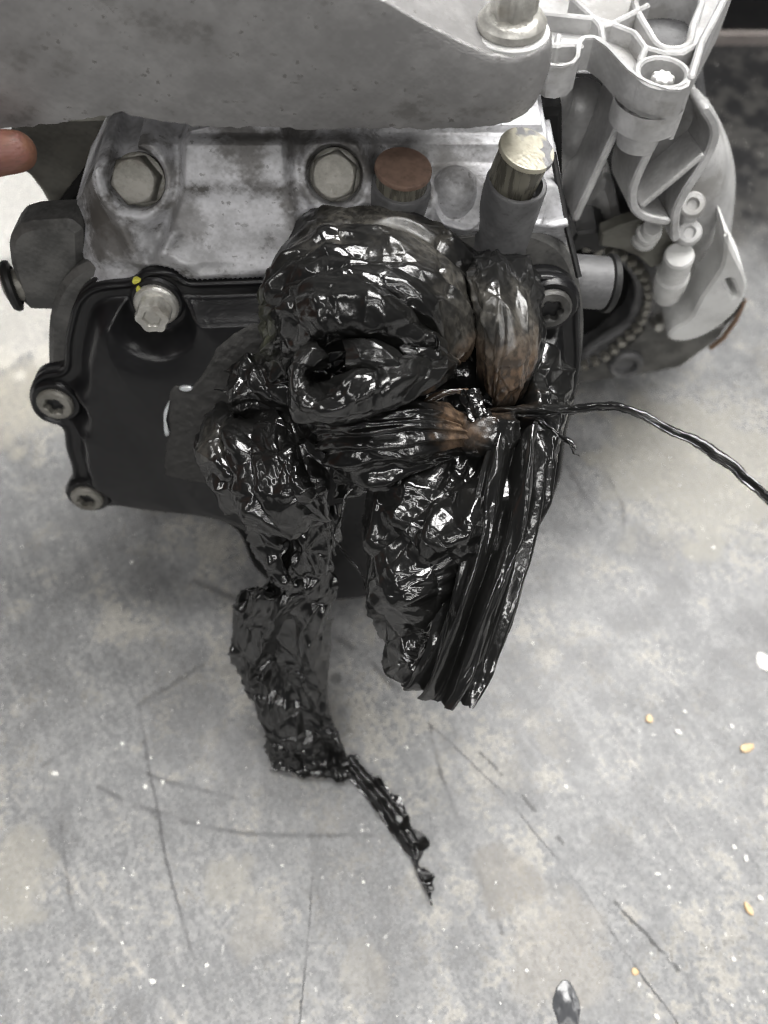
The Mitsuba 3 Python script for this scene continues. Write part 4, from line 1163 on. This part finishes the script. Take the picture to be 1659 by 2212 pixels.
sheet('flap', [[(1000, 990, 236), (1060, 960, 236), (1110, 940, 238)], [(985, 1040, 236), (1040, 1010, 232), (1100, 990, 234)], [(960, 1090, 238), (1020, 1060, 235), (1080, 1040, 236)]], 60, 60, .25, .25, 1.8, -1.5, seed=43, wave=.008)

# left hanging strip, reaching the floor, and its torn tail
sheet('strip', [[(600, 1105, 262), (650, 1115, 256), (700, 1110, 254), (745, 1090, 256)], [(608, 1180, 272), (650, 1185, 266), (695, 1185, 264), (735, 1170, 268)],
               [(560, 1265, 286), (640, 1265, 276), (690, 1262, 275), (715, 1255, 279)], [(518, 1300, 298), (610, 1320, 288), (680, 1320, 286), (706, 1320, 291)],
               [(512, 1420, 318), (600, 1420, 311), (665, 1420, 308), (704, 1415, 312)], [(556, 1530, 334), (610, 1530, 329), (665, 1530, 326), (712, 1525, 330)],
               [(590, 1630, 346), (640, 1630, 342), (690, 1630, 341), (745, 1625, 343)], [(602, 1672, 343.5), (650, 1680, 342), (700, 1680, 342), (762, 1670, 343)]],
      230, 110, .12, [.03] * 8, .8, -.7, sets=STRIP, seed=47, wave=.012, along=(.5, 1.2), jags=[('left', 2.0), ('end', .8)])
sheet('strip', [[(530, 1100, 262), (560, 1105, 258), (600, 1110, 258)], [(545, 1170, 268), (575, 1175, 264), (606, 1180, 264)], [(590, 1250, 276), (606, 1255, 272), (620, 1260, 272)]], 60, 40, .15, .25, 1.5, -1.2, seed=48, wave=.005, jags=[('left', 2.2)])
TAIL = [[(735, 1640, 347), (770, 1630, 347.5)], [(755, 1680, 344.5), (800, 1665, 345.5)], [(800, 1735, 340), (845, 1715, 341.5)], [(838, 1790, 335), (880, 1765, 337)],
        [(872, 1835, 330.5), (915, 1825, 331.5)], [(893, 1868, 327.5), (905, 1862, 328)], [(903, 1890, 325.5), (920, 1885, 326)], [(922, 1930, 322), (930, 1926, 322.4)], [(933, 1955, 320), (937, 1953, 320.2)]]
tb = patch(TAIL, 120, 24)
tP = crumple(tb, .02, .08, .0012, -.0008, seed=51, wave=.008, cell=(.006, .002), sets=('w', [(90, 10, 5, .6, 2), (0, 180, 7, .25, 2), (0, 180, 2.5, .15, 1)]))
tP = jag(tP, 'right', .0040, 3, 14.0)
put(BAG + '__torn_tail', grid_mesh(tP), 'bag_plastic', 38)


# twisted cords and wisps
def cord(pts, r, strands, turns, seed, mat_='bag_plastic', r2=.5, key='cord', n=160):
    c = spline(np.array([at(u, v, t=t / 1000.) for u, v, t in pts]), n)
    c += .0004 * (meshkit.fbm(np.c_[np.arange(n) * .13, np.zeros(n), np.full(n, seed)], 3)[:, None] - .5) * np.array([1, 1, 1])
    t = np.gradient(c, axis=0); t /= np.linalg.norm(t, axis=1, keepdims=True)
    a = np.cross(t, [0.2, .3, 1]); a /= np.linalg.norm(a, axis=1, keepdims=True)
    b = np.cross(t, a)
    rr = np.broadcast_to(np.interp(np.linspace(0, 1, n), np.linspace(0, 1, len(np.atleast_1d(r))), np.atleast_1d(r)), (n,)) / 1000.
    ms_ = []
    for k in range(strands):
        ph = 2 * np.pi * k / strands + np.linspace(0, 2 * np.pi * turns, n) + .6 * meshkit.noise(np.c_[np.arange(n) * .08, np.full(n, k * 3.), np.full(n, seed)])
        p = c + (rr * (r2 + .25 * (meshkit.noise(np.c_[np.arange(n) * .11, np.full(n, k * 5.), np.full(n, seed + 1)]) - .5)))[:, None] * (np.cos(ph)[:, None] * a + np.sin(ph)[:, None] * b)
        ms_.append(tube(p, rr * (.62 + .25 * meshkit.noise(np.c_[np.arange(n) * .2, np.full(n, k * 9.), np.full(n, seed + 2)])), 9, .55, ph))
    return put(BAG + '__' + key, join(*ms_), mat_, 45)


k = cord([(1020, 905, 236), (1060, 890, 232), (1120, 888, 228), (1200, 886, 223), (1280, 880, 218), (1338, 878, 214), (1372, 888, 212), (1440, 925, 210), (1520, 965, 207), (1590, 1015, 204), (1640, 1060, 202), (1690, 1100, 200)], [1.5, 1.6, 1.6, 1.25, 1.05, 1.2, 1.35, 1.3, 1.2], 4, .9, 3, n=260)
labels[k] = {'label': 'twisted black plastic cord reaching to the right edge'}
cord([(1160, 905, 226), (1195, 930, 223), (1222, 950, 221), (1238, 962, 220), (1243, 972, 220)], [.8, .5, .35, .8, .7], 3, .8, 5, key='wisp', n=60)
cord([(1238, 962, 220), (1240, 978, 220), (1252, 984, 220)], [.5, .3, .2], 2, .5, 6, key='wisp', n=30)
cord([(770, 1050, 240), (745, 1075, 240), (735, 1120, 240), (722, 1150, 242), (745, 1195, 244), (770, 1225, 246), (788, 1258, 246), (786, 1272, 246)], [.7, .5, .4, .5, .4, .35, .35], 2, 1.5, 7, key='wisp', n=110)
cord([(462, 842, 250), (520, 846, 247), (575, 835, 243), (625, 822, 238)], [.3, .4, .5, .6], 2, 1.0, 8, key='wisp', n=70)
cord([(700, 1060, 238), (708, 1110, 244), (716, 1150, 250), (724, 1200, 256)], [.8, .7, .5, .4], 2, 1.0, 9, key='wisp', n=70)
cord([(1018, 848, 224), (1026, 876, 223), (1036, 905, 222)], [2.2, 2.3, 2.4], 6, .15, 10, key='stub', mat_='oily_plastic', n=50, r2=.75)
cord([(900, 885, 222), (960, 850, 224), (1010, 845, 226)], [1.2, 1.0, 1.0], 4, .4, 11, key='wisp', n=60)
cord([(905, 738, 208), (925, 722, 207), (945, 738, 208), (940, 765, 210), (920, 770, 210)], [.8, .7, .7, .6], 2, 1, 12, key='wisp', n=50)
# ------------------------------------------------------------------ the hand steadying the bracket
import manifold3d as m3


def ball(c, r):
    return m3.Manifold.sphere(float(r), 28).translate([float(x) for x in c])


def chainm(js):
    out = None
    for (a, ra), (b_, rb) in zip(js[:-1], js[1:]):
        hb = m3.Manifold.batch_hull([ball(a, ra), ball(b_, rb)])
        out = hb if out is None else out + hb
    return out


K = np.array([.0, .0, .0])
tipc = at(34, 327, t=.2135)
fing = [[(tipc, .0054), (tipc + [-.006, -.0005, -.0002], .0060), (tipc + [-.024, -.003, -.002], .0070), (tipc + [-.048, -.009, -.007], .0086), (tipc + [-.088, -.020, -.012], .0108)],
        [(tipc + [-.030, .012, -.013], .0064), (tipc + [-.048, .010, -.019], .0078), (tipc + [-.070, .000, -.024], .0090), (tipc + [-.098, -.014, -.022], .0112)],
        [(tipc + [-.040, .016, -.030], .0060), (tipc + [-.056, .012, -.037], .0074), (tipc + [-.078, .000, -.041], .0085), (tipc + [-.108, -.010, -.034], .0108)],
        [(tipc + [-.058, .016, -.046], .0052), (tipc + [-.070, .011, -.052], .0064), (tipc + [-.090, .000, -.055], .0073), (tipc + [-.120, -.006, -.046], .0098)],
        [(tipc + [-.030, -.018, .030], .0078), (tipc + [-.052, -.026, .028], .0092), (tipc + [-.085, -.030, .020], .0112), (tipc + [-.132, -.026, .002], .0150)]]
wrist = tipc + np.array([-.178, -.030, -.022])
hand = None
for f_ in fing:
    c_ = chainm(f_)
    hand = c_ if hand is None else hand + c_
palm = m3.Manifold.batch_hull([ball(f_[-1][0], f_[-1][1]) for f_ in fing] + [ball(wrist + [0, 0, .012], .017), ball(wrist + [0, 0, -.012], .017)])
arm = m3.Manifold.batch_hull([ball(wrist + [0, 0, .010], .018), ball(wrist + [0, 0, -.010], .018), ball(wrist + [-.14, -.05, .02], .030), ball(wrist + [-.14, -.05, -.004], .030)])
hand = (hand + palm + arm).refine_to_length(.0022)
hm = hand.to_mesh()
hmesh = trimesh.Trimesh(hm.vert_properties[:, :3], hm.tri_verts)
trimesh.smoothing.filter_taubin(hmesh, iterations=14)


def skin(p, n, uv):
    q = p * 1000.0
    a = fbm(q.x * .25, q.y * .25, q.z * .25, octaves=4)
    l = fbm(q.x * .35, q.y * 1.2, q.z * 2.4, octaves=3)
    c = mix((.15, .060, .040), (.23, .115, .072), a)
    c = mix(c, (.21, .09, .08), smoothstep(.5, .7, fbm(q.x * .18 + 4, q.y * .18, q.z * .18, octaves=2)) * .6)
    return mix(c, (.14, .08, .06), smoothstep(.56, .72, l) * .45)


mat('skin', proc(skin), .45, 0, .45, bump=(lambda p, n, uv: fbm(p.x * 300, p.y * 1200, p.z * 2200, octaves=3), .00022))
put('hand', hmesh, 'skin', True)
labels['hand'] = {'label': 'oil smudged hand with a fingertip under the left end of the grey bracket', 'category': 'hand'}
mat('nail', (.55, .36, .30), .3)
for f_ in fing[1:]:    # the first finger shows only its pad
    d_ = f_[0][0] - f_[1][0]
    d_ = d_ / np.linalg.norm(d_)
    side = np.array([0, .95, -.25]); side -= (side @ d_) * d_; side /= np.linalg.norm(side)
    s_ = trimesh.creation.icosphere(subdivisions=3, radius=1.0)
    w_ = np.cross(d_, side)
    s_.vertices = (s_.vertices[:, :1] * .0052 * d_ + s_.vertices[:, 1:2] * .0042 * w_ + s_.vertices[:, 2:] * .0011 * side) + f_[0][0] + side * (f_[0][1] - .0004)
    put('hand__fingernail', s_, 'nail', True)
